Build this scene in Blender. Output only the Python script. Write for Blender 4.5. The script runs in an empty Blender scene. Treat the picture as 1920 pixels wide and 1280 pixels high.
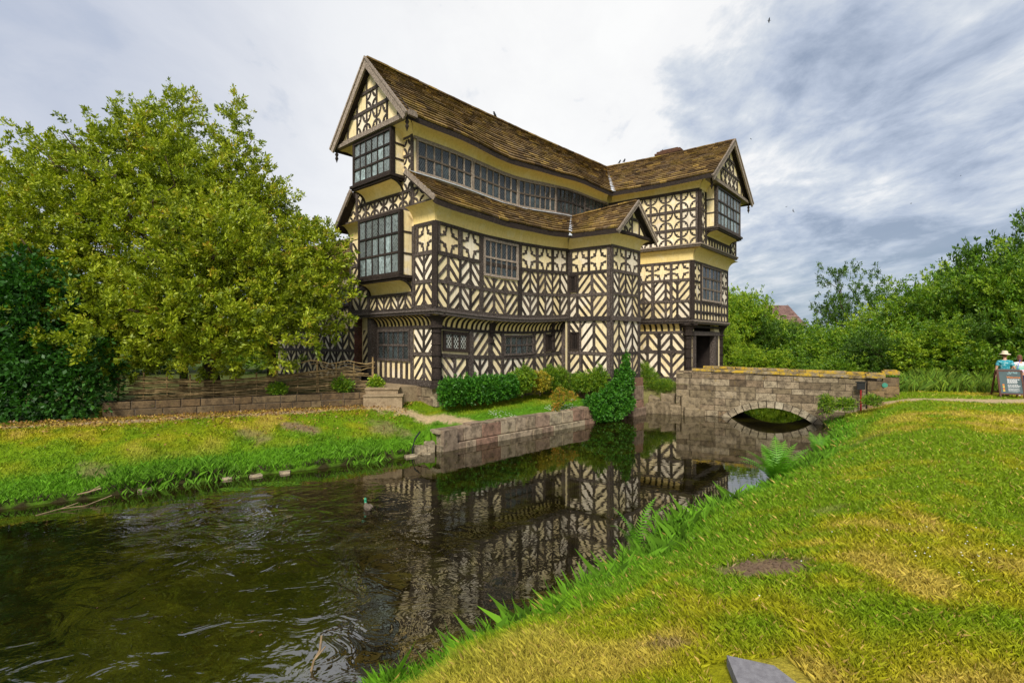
import bpy, math, random
import numpy as np
from mathutils import Vector
R = math.radians
random.seed(7)
rng = np.random.default_rng(11)
scene = bpy.context.scene
COL = scene.collection

# ------------------------------------------------------------------ camera, world, sun, exposure
cam_d = bpy.data.cameras.new('camera'); cam = bpy.data.objects.new('camera', cam_d); COL.objects.link(cam)
cam.location = (0, 0, 0); cam.rotation_euler = (R(90), 0, 0)      # eye level is z = 0, the water lies at z = -3.25
cam_d.sensor_width = 36; cam_d.lens = 17.5; cam_d.clip_start = 0.05; cam_d.clip_end = 3000
scene.camera = cam
scene.view_settings.view_transform = 'Standard'; scene.view_settings.look = 'None'
scene.view_settings.exposure = 0.2; scene.view_settings.gamma = 1.0
SUN_EL, SUN_AZ = 42, 192     # compass degrees from +Y, clockwise: behind the camera, slightly left

def N(nt, kind, **kw):
    n = nt.nodes.new(kind)
    for k, v in kw.items():
        if k.startswith('i_'):
            key = k[2:].replace('_', ' ')
            n.inputs[key].default_value = v
        else: setattr(n, k, v)
    return n
def ramp(nt, fac, stops, interp='LINEAR'):
    r = nt.nodes.new('ShaderNodeValToRGB'); r.color_ramp.interpolation = interp
    e = r.color_ramp.elements
    while len(e) < len(stops): e.new(0.5)
    for el, (p, c) in zip(e, stops):
        el.position = p; el.color = tuple(c) + (1,) if len(c) == 3 else c
    nt.links.new(fac, r.inputs[0]); return r.outputs[0]
def mth(nt, op, a, b=None, c=None, clamp=False):
    m = nt.nodes.new('ShaderNodeMath'); m.operation = op; m.use_clamp = clamp
    for i, v in enumerate((a, b, c)):
        if v is None: continue
        if isinstance(v, (int, float)): m.inputs[i].default_value = v
        else: nt.links.new(v, m.inputs[i])
    return m.outputs[0]
def mixc(nt, f, a, b, mode='MIX'):
    m = nt.nodes.new('ShaderNodeMix'); m.data_type = 'RGBA'; m.blend_type = mode
    for i, v in ((0, f), (6, a), (7, b)):
        if isinstance(v, (int, float)): m.inputs[i].default_value = v
        elif isinstance(v, tuple): m.inputs[i].default_value = v + (1,)
        else: nt.links.new(v, m.inputs[i])
    return m.outputs[2]
def noise(nt, vec, scale, detail=4, rough=.55, dist=0, dim='3D'):
    n = N(nt, 'ShaderNodeTexNoise', noise_dimensions=dim); n.inputs['Scale'].default_value = scale
    n.inputs['Detail'].default_value = detail; n.inputs['Roughness'].default_value = rough; n.inputs['Distortion'].default_value = dist
    if vec is not None: nt.links.new(vec, n.inputs['Vector'])
    return n.outputs['Fac']

# ---- sky: Nishita seen through broken cloud
w = bpy.data.worlds.new('World'); scene.world = w; w.use_nodes = True
nt = w.node_tree; nt.nodes.clear(); L = nt.links.new
out = N(nt, 'ShaderNodeOutputWorld')
sky = N(nt, 'ShaderNodeTexSky', sky_type='NISHITA', sun_disc=False, sun_elevation=R(SUN_EL), sun_rotation=R(SUN_AZ))
bg1 = N(nt, 'ShaderNodeBackground'); bg1.inputs[1].default_value = 0.1; L(sky.outputs[0], bg1.inputs[0])
geo = N(nt, 'ShaderNodeNewGeometry'); sep = N(nt, 'ShaderNodeSeparateXYZ')
neg = N(nt, 'ShaderNodeVectorMath', operation='SCALE'); neg.inputs['Scale'].default_value = -1; L(geo.outputs['Incoming'], neg.inputs[0])
L(neg.outputs[0], sep.inputs[0])
X, Y, Z = sep.outputs
zz = mth(nt, 'ADD', mth(nt, 'MAXIMUM', Z, 0.0), 0.16)
px = mth(nt, 'DIVIDE', X, zz); py = mth(nt, 'DIVIDE', Y, zz)
cmb = N(nt, 'ShaderNodeCombineXYZ'); L(px, cmb.inputs[0]); L(py, cmb.inputs[1])
mp = N(nt, 'ShaderNodeMapping'); mp.inputs['Rotation'].default_value = (0, 0, R(-20)); mp.inputs['Scale'].default_value = (1.35, 0.85, 1)
mp.inputs['Location'].default_value = (3.3, 1.7, 0)
L(cmb.outputs[0], mp.inputs[0])
n1 = noise(nt, mp.outputs[0], 1.15, 9, .6, .35)
n2 = noise(nt, mp.outputs[0], 3.6, 7, .62, .3)
az = mth(nt, 'DIVIDE', X, mth(nt, 'ADD', mth(nt, 'ABSOLUTE', Y), 0.05))      # tan of the bearing
right = N(nt, 'ShaderNodeMapRange', interpolation_type='SMOOTHSTEP'); right.inputs[1].default_value = 0.0; right.inputs[2].default_value = 0.9; L(az, right.inputs[0])
left = N(nt, 'ShaderNodeMapRange', interpolation_type='SMOOTHSTEP'); left.inputs[1].default_value = 0.02; left.inputs[2].default_value = -0.85; L(az, left.inputs[0])
cl = mth(nt, 'ADD', mth(nt, 'MULTIPLY', n1, 0.66), mth(nt, 'MULTIPLY', n2, 0.44))
cl = mth(nt, 'SUBTRACT', cl, mth(nt, 'MULTIPLY', right.outputs[0], 0.13))
cl = mth(nt, 'ADD', cl, mth(nt, 'MULTIPLY', mth(nt, 'SUBTRACT', 1, right.outputs[0]), 0.115))
cc = ramp(nt, cl, [(0.36, (.33, .40, .53)), (0.45, (.52, .59, .72)), (0.53, (.72, .77, .84)), (0.60, (1.0, 1.0, 1.0)), (0.75, (1.05, 1.05, 1.04))])
# calm grey-lavender veil on the left, and a blue-grey band low on the right
cc = mixc(nt, mth(nt, 'MULTIPLY', left.outputs[0], 0.85), cc, ramp(nt, n1, [(.35, (.50, .56, .70)), (.65, (.68, .72, .82))]))
low = N(nt, 'ShaderNodeMapRange', interpolation_type='SMOOTHSTEP'); low.inputs[1].default_value = 0.24; low.inputs[2].default_value = 0.0; L(Z, low.inputs[0])
band = ramp(nt, n2, [(0.35, (.30, .40, .50)), (0.65, (.47, .55, .66))])
cc = mixc(nt, mth(nt, 'MULTIPLY', low.outputs[0], 0.9), cc, band)
bg2 = N(nt, 'ShaderNodeBackground'); bg2.inputs[1].default_value = 0.86; L(cc, bg2.inputs[0])
mx = N(nt, 'ShaderNodeMixShader'); mx.inputs[0].default_value = 0.93
L(bg1.outputs[0], mx.inputs[1]); L(bg2.outputs[0], mx.inputs[2]); L(mx.outputs[0], out.inputs[0])

sd = bpy.data.lights.new('sun', 'SUN'); sd.energy = 3.8; sd.angle = R(14); sd.color = (1, .95, .85)
sun = bpy.data.objects.new('sun', sd); COL.objects.link(sun)
a = R(SUN_AZ); dirv = Vector((math.sin(a) * math.cos(R(SUN_EL)), math.cos(a) * math.cos(R(SUN_EL)), math.sin(R(SUN_EL))))
sun.rotation_euler = dirv.to_track_quat('Z', 'Y').to_euler(); sun.location = (-6, -12, 18)

# ------------------------------------------------------------------ materials
def mat(name, rough=.8, spec=.3):
    m = bpy.data.materials.new(name); m.use_nodes = True
    nt = m.node_tree; b = nt.nodes['Principled BSDF']
    b.inputs['Roughness'].default_value = rough; b.inputs['Specular IOR Level'].default_value = spec
    tc = nt.nodes.new('ShaderNodeTexCoord')
    return m, nt, b, tc.outputs['Object']
def bump(nt, b, h, strength=.4, dist=.02):
    bp = nt.nodes.new('ShaderNodeBump'); bp.inputs['Strength'].default_value = strength; bp.inputs['Distance'].default_value = dist
    nt.links.new(h, bp.inputs['Height']); nt.links.new(bp.outputs[0], b.inputs['Normal'])
def island(nt): return N(nt, 'ShaderNodeNewGeometry').outputs['Random Per Island']
def stretch(nt, vec, sc, rot=(0, 0, 0)):
    m = nt.nodes.new('ShaderNodeMapping'); m.inputs['Scale'].default_value = sc; m.inputs['Rotation'].default_value = rot
    nt.links.new(vec, m.inputs[0]); return m.outputs[0]
M = {}
def simple(name, c1, c2, scale=3, rough=.8, spec=.3, bs=.3, bd=.01, isl=0.0, c3=None, nscale=None):
    m, nt, b, oc = mat(name, rough, spec)
    f = noise(nt, oc, scale, 6, .65)
    st = [(.35, c1), (.65, c2)] if c3 is None else [(.3, c1), (.5, c2), (.68, c3)]
    c = ramp(nt, f, st)
    if isl:
        v = mth(nt, 'ADD', mth(nt, 'MULTIPLY', island(nt), isl * 2), 1 - isl)
        hs = nt.nodes.new('ShaderNodeHueSaturation'); nt.links.new(v, hs.inputs['Value']); nt.links.new(c, hs.inputs['Color']); c = hs.outputs[0]
    nt.links.new(c, b.inputs['Base Color'])
    if bs: bump(nt, b, noise(nt, oc, nscale or scale * 6, 5, .7), bs, bd)
    M[name] = m; return m, nt, b, oc, c

def plaster(name, ca, cb, cpink, isl=False):
    m, nt, b, oc = mat(name, .85, .15)
    big = noise(nt, oc, 1.3, 3, .6); fine = noise(nt, oc, 9, 6, .7)
    c = ramp(nt, fine, [(.3, cb), (.6, ca)])
    c = mixc(nt, mth(nt, 'MULTIPLY', ramp(nt, big, [(.55, (0, 0, 0)), (.62, (1, 1, 1))]), .75), c, cpink)
    if isl:
        iv = island(nt); c = mixc(nt, ramp(nt, iv, [(.0, (0, 0, 0)), (.72, (0, 0, 0)), (.80, (.8, .8, .8)), (1, (.8, .8, .8))]), c, cpink)
        c = mixc(nt, ramp(nt, iv, [(.0, (.55, .55, .55)), (.12, (.3, .3, .3)), (.2, (0, 0, 0))]), c, (.62, .46, .24)); c = mixc(nt, 1.0, c, ramp(nt, mth(nt, 'FRACT', mth(nt, 'MULTIPLY', iv, 7.3)), [(0, (.84, .84, .84)), (1, (1.04, 1.04, 1.04))]), 'MULTIPLY')
    # rain streaks and grime
    st = noise(nt, stretch(nt, oc, (3, 3, .35)), 5, 5, .7)
    c = mixc(nt, mth(nt, 'MULTIPLY', ramp(nt, st, [(.50, (0, 0, 0)), (.72, (1, 1, 1))]), .6), c, (.34, .25, .14) if name != 'cove' else tuple(x * .72 for x in cb))
    nt.links.new(c, b.inputs['Base Color']); bump(nt, b, noise(nt, oc, 14, 5, .7), .25, .012); M[name] = m
plaster('plaster', (.88, .73, .43), (.78, .61, .33), (.88, .77, .62))
plaster('infill', (.88, .74, .45), (.76, .60, .34), (.86, .76, .62), True)
plaster('cove', (.86, .67, .29), (.76, .57, .22), (.86, .70, .38))

def timber(name, dark, mid, light):
    m, nt, b, oc = mat(name, .8, .2)
    v = noise(nt, stretch(nt, oc, (9, 9, 9)), 2.2, 6, .75)
    g = noise(nt, stretch(nt, oc, (28, 28, 3)), 2, 4, .7)
    c = ramp(nt, v, [(.32, dark), (.5, mid), (.7, light)])
    isl = mth(nt, 'ADD', mth(nt, 'MULTIPLY', island(nt), 1.2), .45)
    hs = nt.nodes.new('ShaderNodeHueSaturation'); nt.links.new(isl, hs.inputs['Value']); nt.links.new(c, hs.inputs['Color'])
    c2 = mixc(nt, mth(nt, 'MULTIPLY', ramp(nt, g, [(.45, (0, 0, 0)), (.62, (1, 1, 1))]), .55), hs.outputs[0], dark)
    nt.links.new(c2, b.inputs['Base Color']); bump(nt, b, g, .5, .015); M[name] = m
timber('timber', (.018, .012, .009), (.060, .046, .038), (.18, .155, .14))
timber('dark_timber', (.010, .007, .006), (.026, .018, .014), (.06, .045, .036))
timber('silver_timber', (.07, .052, .04), (.24, .19, .15), (.42, .35, .28))
timber('grey_timber', (.03, .023, .02), (.10, .08, .07), (.22, .19, .17))

m, nt, b, oc = mat('slate', .85, .2)
isl = island(nt)
c = ramp(nt, isl, [(0, (.055, .034, .016)), (.3, (.16, .095, .038)), (.55, (.28, .175, .06)), (.8, (.20, .135, .08)), (1, (.48, .31, .08))])
f = noise(nt, oc, 1.1, 6, .7); f2 = noise(nt, oc, 14, 5, .7)
c = mixc(nt, mth(nt, 'MULTIPLY', ramp(nt, f, [(.5, (0, 0, 0)), (.66, (1, 1, 1))]), .55), c, (.24, .165, .022))
c = mixc(nt, ramp(nt, f2, [(.4, (.6, .6, .6)), (.58, (0, 0, 0))]), c, (.04, .025, .014))
nt.links.new(c, b.inputs['Base Color']); bump(nt, b, f2, .7, .03); M['slate'] = m

def glass(name, base, lead, sc, diamond=True, rough=.12):
    m, nt, b, oc = mat(name, rough, .6)
    uv = nt.nodes.new('ShaderNodeTexCoord').outputs['UV']
    s = N(nt, 'ShaderNodeSeparateXYZ'); nt.links.new(uv, s.inputs[0])
    if diamond:
        p = mth(nt, 'ADD', mth(nt, 'MULTIPLY', s.outputs[0], sc), mth(nt, 'MULTIPLY', s.outputs[1], sc * .62))
        q = mth(nt, 'SUBTRACT', mth(nt, 'MULTIPLY', s.outputs[0], sc), mth(nt, 'MULTIPLY', s.outputs[1], sc * .62))
    else: p, q = mth(nt, 'MULTIPLY', s.outputs[0], sc), mth(nt, 'MULTIPLY', s.outputs[1], sc * .8)
    e = [mth(nt, 'ABSOLUTE', mth(nt, 'SUBTRACT', mth(nt, 'FRACT', t), .5)) for t in (p, q)]
    ln = mth(nt, 'GREATER_THAN', mth(nt, 'MAXIMUM', e[0], e[1]), .42)
    cell = N(nt, 'ShaderNodeCombineXYZ')
    nt.links.new(mth(nt, 'FLOOR', p), cell.inputs[0]); nt.links.new(mth(nt, 'FLOOR', q), cell.inputs[1])
    wn = N(nt, 'ShaderNodeTexWhiteNoise'); nt.links.new(cell.outputs[0], wn.inputs['Vector'])
    big = noise(nt, oc, 1.6, 4, .6)
    c0 = ramp(nt, wn.outputs['Value'], [(0, tuple(x * .5 for x in base)), (1, tuple(x * 1.5 for x in base))])
    c0 = mixc(nt, ramp(nt, big, [(.4, (0, 0, 0)), (.65, (.6, .6, .6))]), c0, tuple(x * .35 for x in base))
    c0 = mixc(nt, 1.0, c0, ramp(nt, island(nt), [(0, (.35, .35, .35)), (.6, (1, 1, 1)), (1, (2.2, 2.3, 2.3))]), 'MULTIPLY')
    nt.links.new(mixc(nt, ln, c0, lead), b.inputs['Base Color'])
    nt.links.new(mth(nt, 'ADD', mth(nt, 'MULTIPLY', ln, .5), rough), b.inputs['Roughness'])
    h = mth(nt, 'ADD', wn.outputs['Value'], noise(nt, oc, 12, 3, .5))
    bump(nt, b, h, .5, .02); M[name] = m
glass('leaded_glass', (.022, .03, .032), (.065, .07, .068), 11)
glass('bright_glass', (.17, .21, .215), (.24, .26, .25), 12)
glass('lattice_glass', (.05, .045, .035), (.55, .56, .50), 9)

def masonry_mat(name, cols, lichen=None, lf=.5, stain=(.04, .03, .022)):
    m, nt, b, oc = mat(name, .9, .15)
    k = len(cols) - 1
    c = ramp(nt, island(nt), [(i / k, cc) for i, cc in enumerate(cols)])
    f = noise(nt, oc, 5, 7, .7); f2 = noise(nt, oc, 26, 5, .75)
    c = mixc(nt, ramp(nt, f, [(.38, (.7, .7, .7)), (.56, (0, 0, 0))]), c, stain)
    c = mixc(nt, ramp(nt, f2, [(.35, (.5, .5, .5)), (.6, (0, 0, 0))]), c, tuple(x * .4 for x in cols[0]))
    if lichen: c = mixc(nt, ramp(nt, noise(nt, oc, 3.3, 5, .7), [(lf, (0, 0, 0)), (lf + .12, (.85, .85, .85))]), c, lichen)
    nt.links.new(c, b.inputs['Base Color']); bump(nt, b, mth(nt, 'ADD', f, f2), .7, .03); M[name] = m
masonry_mat('arch_stone', [(.34, .28, .18), (.46, .38, .26), (.26, .20, .13), (.52, .45, .32)])
masonry_mat('step_stone', [(.34, .25, .15), (.42, .32, .2)], None, .5, (.2, .14, .08))
masonry_mat('bridge_stone', [(.14, .10, .06), (.34, .265, .165), (.24, .185, .11), (.48, .39, .26), (.27, .19, .115), (.40, .32, .21)], (.26, .17, .03), .62)
masonry_mat('coping_stone', [(.22, .17, .10), (.30, .22, .12), (.36, .29, .19)], (.55, .35, .02), .455)
masonry_mat('pillar_stone', [(.22, .15, .08), (.30, .20, .10), (.18, .13, .08)], (.30, .18, .02), .58)
masonry_mat('pink_stone', [(.22, .16, .11), (.40, .31, .20), (.30, .16, .11), (.48, .40, .26), (.24, .19, .13), (.38, .26, .18), (.44, .36, .24)], (.20, .19, .05), .64)
masonry_mat('red_stone', [(.24, .12, .075), (.33, .19, .13), (.22, .14, .10), (.30, .22, .15)], (.15, .12, .05), .66)
masonry_mat('low_wall_stone', [(.17, .11, .055), (.22, .15, .08), (.14, .095, .05), (.25, .185, .10)], (.14, .13, .03), .6)
masonry_mat('brick', [(.16, .075, .045), (.12, .06, .035), (.19, .10, .06)])
masonry_mat('pale_stone', [(.42, .36, .30), (.5, .44, .38), (.36, .31, .27)])
simple('mortar', (.07, .055, .04), (.13, .10, .07), 8)
simple('lead', (.36, .39, .43), (.58, .62, .68), 5, .45, .5)
simple('bark', (.045, .032, .02), (.12, .09, .055), 7, .9, .1, .8, .04)
simple('twig', (.16, .11, .06), (.30, .22, .13), 9, .9, .1, .4, .01, .35)
simple('wattle', (.13, .085, .035), (.30, .21, .10), 9, .9, .1, .4, .01, .45)
simple('earth', (.10, .06, .035), (.22, .15, .10), 10, .95, .05, .9, .04, 0, (.15, .10, .065))
simple('black', (.012, .012, .012), (.02, .02, .02), 5, .5)
simple('interior_shade', (.012, .008, .006), (.03, .02, .016), 3)  # near-black colour standing for the shade of unlit interiors
simple('farm_tile', (.17, .10, .085), (.25, .16, .14), 6, .9, .1, .6, .02, .25)
simple('slab_grey', (.17, .16, .17), (.25, .24, .25), 30, .85, .2, .6, .01)
simple('white_petal', (.6, .6, .52), (.75, .75, .66), 9, .8, .2, 0)
simple('bird_black', (.008, .008, .01), (.02, .02, .025), 20, .5, .4, 0)
simple('red_paint', (.20, .012, .01), (.30, .02, .018), 6, .6, .3, .1)

def leafmat(name, cols, trans=.22, rough=.5, spec=.35):
    m, nt, b, oc = mat(name, rough, spec)
    at = N(nt, 'ShaderNodeAttribute', attribute_name='tint')
    v = mth(nt, 'ADD', mth(nt, 'MULTIPLY', at.outputs['Fac'], .65), mth(nt, 'MULTIPLY', island(nt), .35))
    k = len(cols) - 1
    c = ramp(nt, v, [(.08 + .84 * i / k, cc) for i, cc in enumerate(cols)])
    nt.links.new(c, b.inputs['Base Color'])
    tr = N(nt, 'ShaderNodeBsdfTranslucent'); nt.links.new(mixc(nt, 1.0, c, (1.5, 1.6, .6), 'MULTIPLY'), tr.inputs[0])
    ms = N(nt, 'ShaderNodeMixShader'); ms.inputs[0].default_value = trans
    o = nt.nodes['Material Output']
    nt.links.new(b.outputs[0], ms.inputs[1]); nt.links.new(tr.outputs[0], ms.inputs[2]); nt.links.new(ms.outputs[0], o.inputs[0]); M[name] = m
leafmat('leaf_olive', [(.05, .08, .005), (.15, .205, .007), (.28, .345, .012), (.42, .46, .025), (.42, .26, .03)])
leafmat('leaf_hedge', [(.014, .055, .006), (.03, .11, .010), (.055, .17, .016)])
leafmat('leaf_ivy', [(.02, .085, .006), (.045, .17, .01), (.10, .27, .016)])
leafmat('leaf_mid', [(.03, .09, .005), (.085, .19, .008), (.19, .30, .014), (.29, .38, .025)])
leafmat('leaf_bright', [(.05, .13, .007), (.15, .27, .010), (.29, .39, .018), (.40, .47, .03)])
leafmat('leaf_deep', [(.025, .065, .006), (.065, .14, .009), (.14, .23, .016)])
leafmat('leaf_gold', [(.10, .15, .01), (.30, .26, .02), (.55, .40, .03)])
leafmat('leaf_orange', [(.09, .17, .01), (.16, .22, .012), (.4, .26, .02), (.6, .2, .03)])
leafmat('fern_green', [(.06, .20, .008), (.11, .30, .012), (.2, .42, .03)], .3)
leafmat('flower_yellow', [(.55, .50, .03), (.8, .65, .05)], .2)
leafmat('litter', [(.10, .05, .02), (.18, .09, .03), (.32, .18, .04), (.60, .42, .08)], .1)
def colmat(name, attr='col', trans=.25):
    m, nt, b, oc = mat(name, .6, .25)
    at = N(nt, 'ShaderNodeAttribute', attribute_name=attr)
    hs = N(nt, 'ShaderNodeHueSaturation'); nt.links.new(at.outputs['Color'], hs.inputs['Color'])
    nt.links.new(mth(nt, 'ADD', mth(nt, 'MULTIPLY', island(nt), .8), .6), hs.inputs['Value'])
    nt.links.new(hs.outputs[0], b.inputs['Base Color'])
    tr = N(nt, 'ShaderNodeBsdfTranslucent'); nt.links.new(hs.outputs[0], tr.inputs[0])
    ms = N(nt, 'ShaderNodeMixShader'); ms.inputs[0].default_value = trans
    o = nt.nodes['Material Output']
    nt.links.new(b.outputs[0], ms.inputs[1]); nt.links.new(tr.outputs[0], ms.inputs[2]); nt.links.new(ms.outputs[0], o.inputs[0]); M[name] = m
colmat('grass_blade')

# ground: vertex attribute 'col' carries the turf / path / bare earth colour
m, nt, b, oc = mat('ground', .95, .08)
at = N(nt, 'ShaderNodeAttribute', attribute_name='col')
f = noise(nt, oc, 9, 6, .75); f2 = noise(nt, oc, 60, 4, .7)
c = mixc(nt, 1.0, at.outputs['Color'], ramp(nt, f, [(.3, (.6, .62, .6)), (.7, (1.3, 1.3, 1.2))]), 'MULTIPLY')
c = mixc(nt, 1.0, c, ramp(nt, f2, [(.3, (.6, .6, .6)), (.7, (1.3, 1.3, 1.3))]), 'MULTIPLY')
nt.links.new(c, b.inputs['Base Color']); bump(nt, b, mth(nt, 'ADD', f, f2), .6, .04); M['ground'] = m

# moat water: murky olive with weed below, mirror on top, lively to the left and calm by the walls
m, nt, b, oc = mat('water', .015, .5)
b.inputs['IOR'].default_value = 2.6
wn = noise(nt, oc, .9, 7, .65, 1.2); wf = noise(nt, oc, 4, 5, .7, .8)
c = ramp(nt, mth(nt, 'ADD', mth(nt, 'MULTIPLY', wn, .7), mth(nt, 'MULTIPLY', wf, .3)), [(.38, (.004, .0035, .001)), (.5, (.009, .007, .0013)), (.60, (.022, .020, .002)), (.72, (.045, .042, .004))])
nt.links.new(c, b.inputs['Base Color'])
s = N(nt, 'ShaderNodeSeparateXYZ'); nt.links.new(oc, s.inputs[0])
def gauss(cx, cy, rx, ry):
    dx = mth(nt, 'DIVIDE', mth(nt, 'SUBTRACT', s.outputs[0], cx), rx); dy = mth(nt, 'DIVIDE', mth(nt, 'SUBTRACT', s.outputs[1], cy), ry)
    return mth(nt, 'EXPONENT', mth(nt, 'MULTIPLY', mth(nt, 'ADD', mth(nt, 'MULTIPLY', dx, dx), mth(nt, 'MULTIPLY', dy, dy)), -1))
lively = mth(nt, 'ADD', .016, mth(nt, 'ADD', mth(nt, 'MULTIPLY', gauss(-4.4, 8.6, 2.2, 1.7), .7), mth(nt, 'MULTIPLY', gauss(-3.4, 5.2, 2.4, 1.6), .35)), clamp=True)
r1 = noise(nt, stretch(nt, oc, (1, 1.25, 1)), 1.5, 3, .5, 1.8); r2 = noise(nt, oc, 5.5, 2, .5, .8)
h = mth(nt, 'MULTIPLY', mth(nt, 'ADD', r1, mth(nt, 'MULTIPLY', r2, .10)), lively)
bp = N(nt, 'ShaderNodeBump'); bp.inputs['Strength'].default_value = 1; bp.inputs['Distance'].default_value = .085
nt.links.new(h, bp.inputs['Height']); nt.links.new(bp.outputs[0], b.inputs['Normal']); M['water'] = m
# ------------------------------------------------------------------ builders
ORG = {}
def tag(o, label=None, cat=None, group=None, kind=None):
    if label: o['label'] = label
    if cat: o['category'] = cat
    if group: o['group'] = group
    if kind: o['kind'] = kind
    return o
def thing(name, label, cat, loc=(0, 0, 0), group=None):
    o = bpy.data.objects.new(name, None); COL.objects.link(o); o.location = loc; o.empty_display_size = .3
    ORG[o] = Vector(loc); return tag(o, label, cat, group)
class MB:
    def __init__(s): s.v = []; s.f = []; s.uv = None
    def add(s, vs, fs):
        k = len(s.v); s.v += [tuple(v) for v in vs]; s.f += [tuple(i + k for i in f) for f in fs]
    def box8(s, p):
        s.add(p, [(0, 1, 2, 3), (7, 6, 5, 4), (0, 4, 5, 1), (1, 5, 6, 2), (2, 6, 7, 3), (3, 7, 4, 0)])
    def box(s, c, sz, rz=0, j=0):
        c = Vector(c); ca, sa = math.cos(rz), math.sin(rz); P = []
        for dz in (-1, 1):
            for dx, dy in ((-1, -1), (1, -1), (1, 1), (-1, 1)):
                x, y = dx * sz[0] / 2 * (1 + random.uniform(-j, j)), dy * sz[1] / 2 * (1 + random.uniform(-j, j))
                P.append((c.x + x * ca - y * sa, c.y + x * sa + y * ca, c.z + dz * sz[2] / 2 * (1 + random.uniform(-j, j))))
        s.box8(P)
    def beam(s, p, q, w, h, up=(0, 0, 1)):
        p, q = Vector(p), Vector(q); d = (q - p).normalized(); r = d.cross(Vector(up)).normalized(); u = r.cross(d)
        P = [b + r * (a * w / 2) + u * (c * h / 2) for b in (p, q) for a, c in ((-1, -1), (1, -1), (1, 1), (-1, 1))]
        s.box8(P)
    def tube(s, pts, rad, n=7, cap=True):
        pts = [Vector(p) for p in pts]; k0 = len(s.v); m = len(pts)
        if not hasattr(rad, '__len__'): rad = [rad] * m
        ref = Vector((.13, .21, .97))
        for i, p in enumerate(pts):
            d = (pts[min(i + 1, m - 1)] - pts[max(i - 1, 0)]).normalized()
            a = d.cross(ref if abs(d.dot(ref)) < .95 else Vector((1, 0, 0))).normalized(); b_ = d.cross(a)
            for j in range(n):
                t = 2 * math.pi * j / n; s.v.append(tuple(p + (a * math.cos(t) + b_ * math.sin(t)) * rad[i]))
        for i in range(m - 1):
            for j in range(n):
                s.f.append((k0 + i * n + j, k0 + i * n + (j + 1) % n, k0 + (i + 1) * n + (j + 1) % n, k0 + (i + 1) * n + j))
        if cap: s.f.append(tuple(k0 + j for j in range(n))); s.f.append(tuple(k0 + (m - 1) * n + j for j in range(n)))
    def blob(s, c, r, seg=8, rings=6, j=0.0):
        c = Vector(c); k0 = len(s.v); s.v.append(tuple(c - Vector((0, 0, r[2]))))
        for i in range(1, rings):
            ph = -math.pi / 2 + math.pi * i / rings
            for q in range(seg):
                t = 2 * math.pi * q / seg; k = 1 + random.uniform(-j, j)
                s.v.append((c.x + r[0] * k * math.cos(ph) * math.cos(t), c.y + r[1] * k * math.cos(ph) * math.sin(t), c.z + r[2] * k * math.sin(ph)))
        s.v.append(tuple(c + Vector((0, 0, r[2])))); e = len(s.v) - 1
        for q in range(seg):
            s.f.append((k0, k0 + 1 + (q + 1) % seg, k0 + 1 + q)); s.f.append((e, e - seg + q, e - seg + (q + 1) % seg))
            for i in range(rings - 2):
                a_ = k0 + 1 + i * seg; s.f.append((a_ + q, a_ + (q + 1) % seg, a_ + seg + (q + 1) % seg, a_ + seg + q))
    def footprint(s, poly, z0, z1):
        n = len(poly); s.add([(p[0], p[1], z0) for p in poly] + [(p[0], p[1], z1) for p in poly],
            [tuple(range(n)), tuple(range(n, 2 * n))] + [(i, (i + 1) % n, n + (i + 1) % n, n + i) for i in range(n)])
    def prism(s, W, poly, d0, d1):
        n = len(poly)
        s.add([W.p(a, z, d0) for a, z in poly] + [W.p(a, z, d1) for a, z in poly],
              [tuple(range(n, 2 * n)), tuple(range(n))] + [(i, (i + 1) % n, n + (i + 1) % n, n + i) for i in range(n)])
    def build(s, name, m, parent=None, origin=None, label=None, smooth=False, uvw=None):
        o_ = ORG[parent] if parent is not None else Vector(origin or (0, 0, 0))
        me = bpy.data.meshes.new(name); me.from_pydata([(x - o_.x, y - o_.y, z - o_.z) for x, y, z in s.v], [], s.f)
        if name in ('timber_frame', 'gable_frame') and INF.v:
            vs, fs = INF.v, INF.f; INF.v, INF.f = [], []; q_ = MB(); q_.v, q_.f = vs, fs; q_.build('plaster_infill', 'infill', parent, label=(label.replace('frame', 'plaster infill') if label else None))
        for mm in (m if isinstance(m, (list, tuple)) else [m]): me.materials.append(M[mm])
        if smooth: me.polygons.foreach_set('use_smooth', [True] * len(me.polygons))
        if uvw is not None:
            ul = me.uv_layers.new(name='UVMap')
            for lp in me.loops:
                v = s.v[lp.vertex_index]; ul.data[lp.index].uv = uvw(v)
        ob = bpy.data.objects.new(name, me); COL.objects.link(ob)
        if parent is not None: ob.parent = parent
        else: ob.location = o_
        ORG[ob] = o_
        if label: ob['label'] = label
        return ob
INF = MB()
def infill(W, s0, s1, z0, z1, d): INF.prism(W, [(s0, z0), (s1, z0), (s1, z1), (s0, z1)], d - .002, d + .0025 + J(.0012))
J = lambda a=.004: random.uniform(-a, a)
class Wall:
    def __init__(s, P, u, n, sag=None): s.P = Vector((P[0], P[1])); s.u = Vector(u).normalized(); s.n = Vector(n).normalized(); s.sag = sag or (lambda a: 0)
    def xy(s, a, d=0): q = s.P + s.u * a + s.n * d; return (q.x, q.y)
    def p(s, a, z, d=0): q = s.xy(a, d); return (q[0], q[1], z + s.sag(a))
    def uvw(s): return lambda v: ((v[0] - s.P.x) * s.u.x + (v[1] - s.P.y) * s.u.y, v[2])
def mit(A, B):
    c = A.n.dot(B.n); return math.tan(math.acos(max(-1, min(1, c))) / 2)
def isect(P, u, Q, v):
    den = u[0] * v[1] - u[1] * v[0]; t = ((Q[0] - P[0]) * v[1] - (Q[1] - P[1]) * v[0]) / den
    return (P[0] + u[0] * t, P[1] + u[1] * t)
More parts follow.
